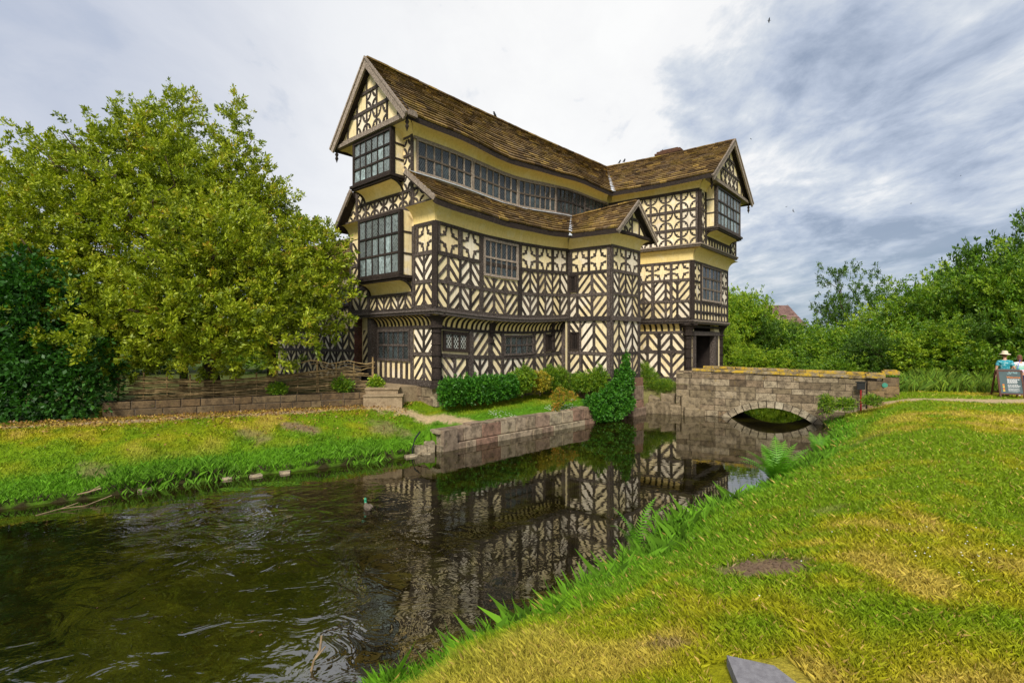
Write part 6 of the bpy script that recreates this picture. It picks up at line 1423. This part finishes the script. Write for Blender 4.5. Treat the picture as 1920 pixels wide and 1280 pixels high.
for i in range(16):    # leafy sprig emblem
    a_ = rr.uniform(-.9, .9); r_ = rr.uniform(.03, .13); disc(b, LW_, .10 + r_ * math.sin(a_ * 2) * 1.2, .96 + r_ * math.cos(a_ * 2.2) * .75, rr.uniform(.018, .034), .012, .016, 7)
b.build('emblem', 'print_pale', ab)
cu = bpy.data.curves.new('word', 'FONT'); cu.body = 'Welcome'; cu.size = .105; cu.extrude = .001; tmp = bpy.data.objects.new('tmp', cu); COL.objects.link(tmp)
bpy.context.view_layer.update(); me = bpy.data.meshes.new_from_object(tmp.evaluated_get(bpy.context.evaluated_depsgraph_get())); bpy.data.objects.remove(tmp)
for v in me.vertices: x_, z_ = v.co.x - .11, v.co.y + .765; p_ = LW_.p(x_, z_, .016 + v.co.z); v.co = p_
me.name = 'lettering'; me.materials.clear(); me.materials.append(M['print_orange']); wo = bpy.data.objects.new('lettering', me); COL.objects.link(wo); wo.parent = ab
ab.rotation_euler = (0, 0, R(-22))
# mallard
simple('duck_green', (.01, .14, .07), (.02, .25, .12), 8, .3, .6, 0); simple('duck_body', (.06, .04, .03), (.16, .13, .10), 22, .9, .05, .2, .004, 0, (.10, .07, .05)); simple('beak', (.6, .45, .04), (.65, .5, .05), 5, .5, .3, 0)
dk = thing('duck', 'green-headed mallard drake swimming on the moat', 'duck', (-2.79, 9.65, WATER)); ORG[dk] = Vector((0, 0, 0))
b = MB(); prof = [(-.22, .085, .012), (-.18, .07, .04), (-.10, .05, .075), (0, .04, .092), (.10, .045, .085), (.15, .07, .055), (.175, .12, .036), (.18, .165, .03), (.185, .205, .034), (.195, .235, .036), (.2, .262, .018)]
b.tube([(0, y_, z_) for y_, z_, r_ in prof], [r_ for _, _, r_ in prof], 12); body = b.build('body', 'duck_body', dk, smooth=True)
b = MB(); b.tube([(0, .178, .135), (0, .182, .17), (0, .186, .205), (0, .197, .238), (0, .2, .268)], [.037, .034, .038, .040, .015], 12); b.build('head', 'duck_green', dk, smooth=True)
b = MB(); b.box((0, .262, .222), (.028, .07, .014), 0, .05); b.build('bill', 'beak', dk)
b = MB()
for s_ in (-1, 1): b.blob((s_ * .07, -.02, .085), (.03, .15, .045), 8, 6)
b.build('wing', 'duck_body', dk, smooth=True); dk.rotation_euler = (0, 0, R(38)); dk.scale = (.72, .72, .72)
# birds
def flying(label, p, span, rot, flap):
    t = thing('bird', label, 'bird', p, 'birds in the air'); ORG[t] = Vector((0, 0, 0)); b = MB(); b.tube([(0, -.5, .0), (0, -.3, 0), (0, 0, .0), (0, .25, .01), (0, .36, .02), (0, .46, 0)], [.05, .03, .11, .09, .06, .012], 8); b.build('body', 'bird_black', t, smooth=True)
    for s_ in (-1, 1):
        b = MB(); P = [(0, .15, 0), (s_ * .45, .22, flap * .5), (s_ * 1.0, -.05, flap), (s_ * .5, -.12, flap * .45), (0, -.15, 0)]; b.add(P + [(x, y, z - .03) for x, y, z in P], [(0, 1, 2, 3, 4), (9, 8, 7, 6, 5)] + [(i, (i + 1) % 5, 5 + (i + 1) % 5, 5 + i) for i in range(5)]); b.build('wing', 'bird_black', t)
    t.rotation_euler = rot; t.scale = (span / 2,) * 3
def sky(px_, py_, Y_): return ((px_ - 960) / 933 * Y_, Y_, (640 - py_) / 933 * Y_)
flying('largest black bird in flight, near the top of the sky', sky(1442, 39, 30), .42, (.2, .35, 1.2), .12)
flying('small bird in flight just above the gatehouse gable', sky(1408, 261, 38), .25, (0, .3, .6), .2); flying('small bird in flight, the upper left of two close together', sky(1474, 388, 40), .22, (.3, 0, 2.0), .3)
flying('small bird with wings raised, the lower right of two close together', sky(1487, 396, 38), .38, (.2, .9, .5), .5); flying('tiny bird in flight over the right-hand trees', sky(1708, 382, 45), .28, (0, .2, 1), .3); flying('tiny bird in flight far right in the sky', sky(1801, 330, 50), .22, (0, .4, 1.4), .3)
def perched(label, p, h_, yaw, col='bird_black'):
    t = thing('bird', label, 'bird', p, 'birds perched on the roofs'); ORG[t] = Vector((0, 0, 0)); b = MB(); b.tube([(0, -.55, .12), (0, -.3, .25), (0, -.05, .45), (0, .1, .7), (0, .14, .88), (0, .2, .98)], [.03, .08, .2, .17, .12, .06], 8); b.build('body', col, t, smooth=True)
    b = MB(); b.tube([(0, .2, .92), (0, .42, .88)], [.04, .008], 6); b.build('beak', 'beak' if col != 'bird_black' else 'bird_black', t); b = MB()
    for s_ in (-1, 1): b.tube([(s_ * .06, .02, .4), (s_ * .06, .04, -.02)], .018, 5)
    b.build('leg', 'bird_black', t); t.rotation_euler = (0, 0, yaw); t.scale = (h_,) * 3
rA, rB = Vector(P3(r0, zR)), Vector(P3(vr, zV)); gA = Vector(P3(ga, zV))
def onr(a_, b_, f, sag): p = a_.lerp(b_, f); p.z += .07 - sag * math.sin(math.pi * f); return tuple(p)
perched('black bird perched alone on the ridge of the long roof', onr(rA, rB, .42, .09), .28, 2.2)
perched('left bird of the pair perched on the gatehouse ridge', onr(rB, gA, .12, .04), .26, -1.2); perched('right bird of the pair perched on the gatehouse ridge', onr(rB, gA, .16, .04), .28, -1.0)
perched('bird perched on the chimney edge', (chq.x - .4, chq.y + .1, 10.93), .2, 1.0)
bp_ = BW.p(1.75, topz(1.75) + .115, -.15); perched('small pied bird perched on the bridge parapet', bp_, .13, 1.4)
# driftwood twigs
for i, (lab, pts, r_) in enumerate((('pale twig standing out of the water at the bottom of the picture', [(-2.0, 4.88, WATER - .1), (-1.97, 4.95, WATER + .08), (-1.93, 5.0, WATER + .15), (-1.95, 5.1, WATER + .24)], .012), ('thin bent branch lying in the water by the left bank', [(-8.9, 9.3, WATER), (-8.7, 9.6, WATER + .03), (-8.4, 9.8, WATER + .02), (-8.2, 10.2, WATER + .1)], .01), ('white forked stick lodged in the grass at the left bank', [(-8.9, 10.2, WATER + .12), (-8.7, 10.25, WATER + .16), (-8.5, 10.3, WATER + .22)], .014))):
    b = MB(); b.tube(pts, r_, 6); p0, p1 = Vector(pts[1]), Vector(pts[2]); b.tube([p0, p0.lerp(p1, .5) + Vector((.08, .02, .08))], r_ * .6, 5); tag(b.build('twig', 'twig', origin=pts[0]), lab, 'twig')
print('objects', len(bpy.data.objects))
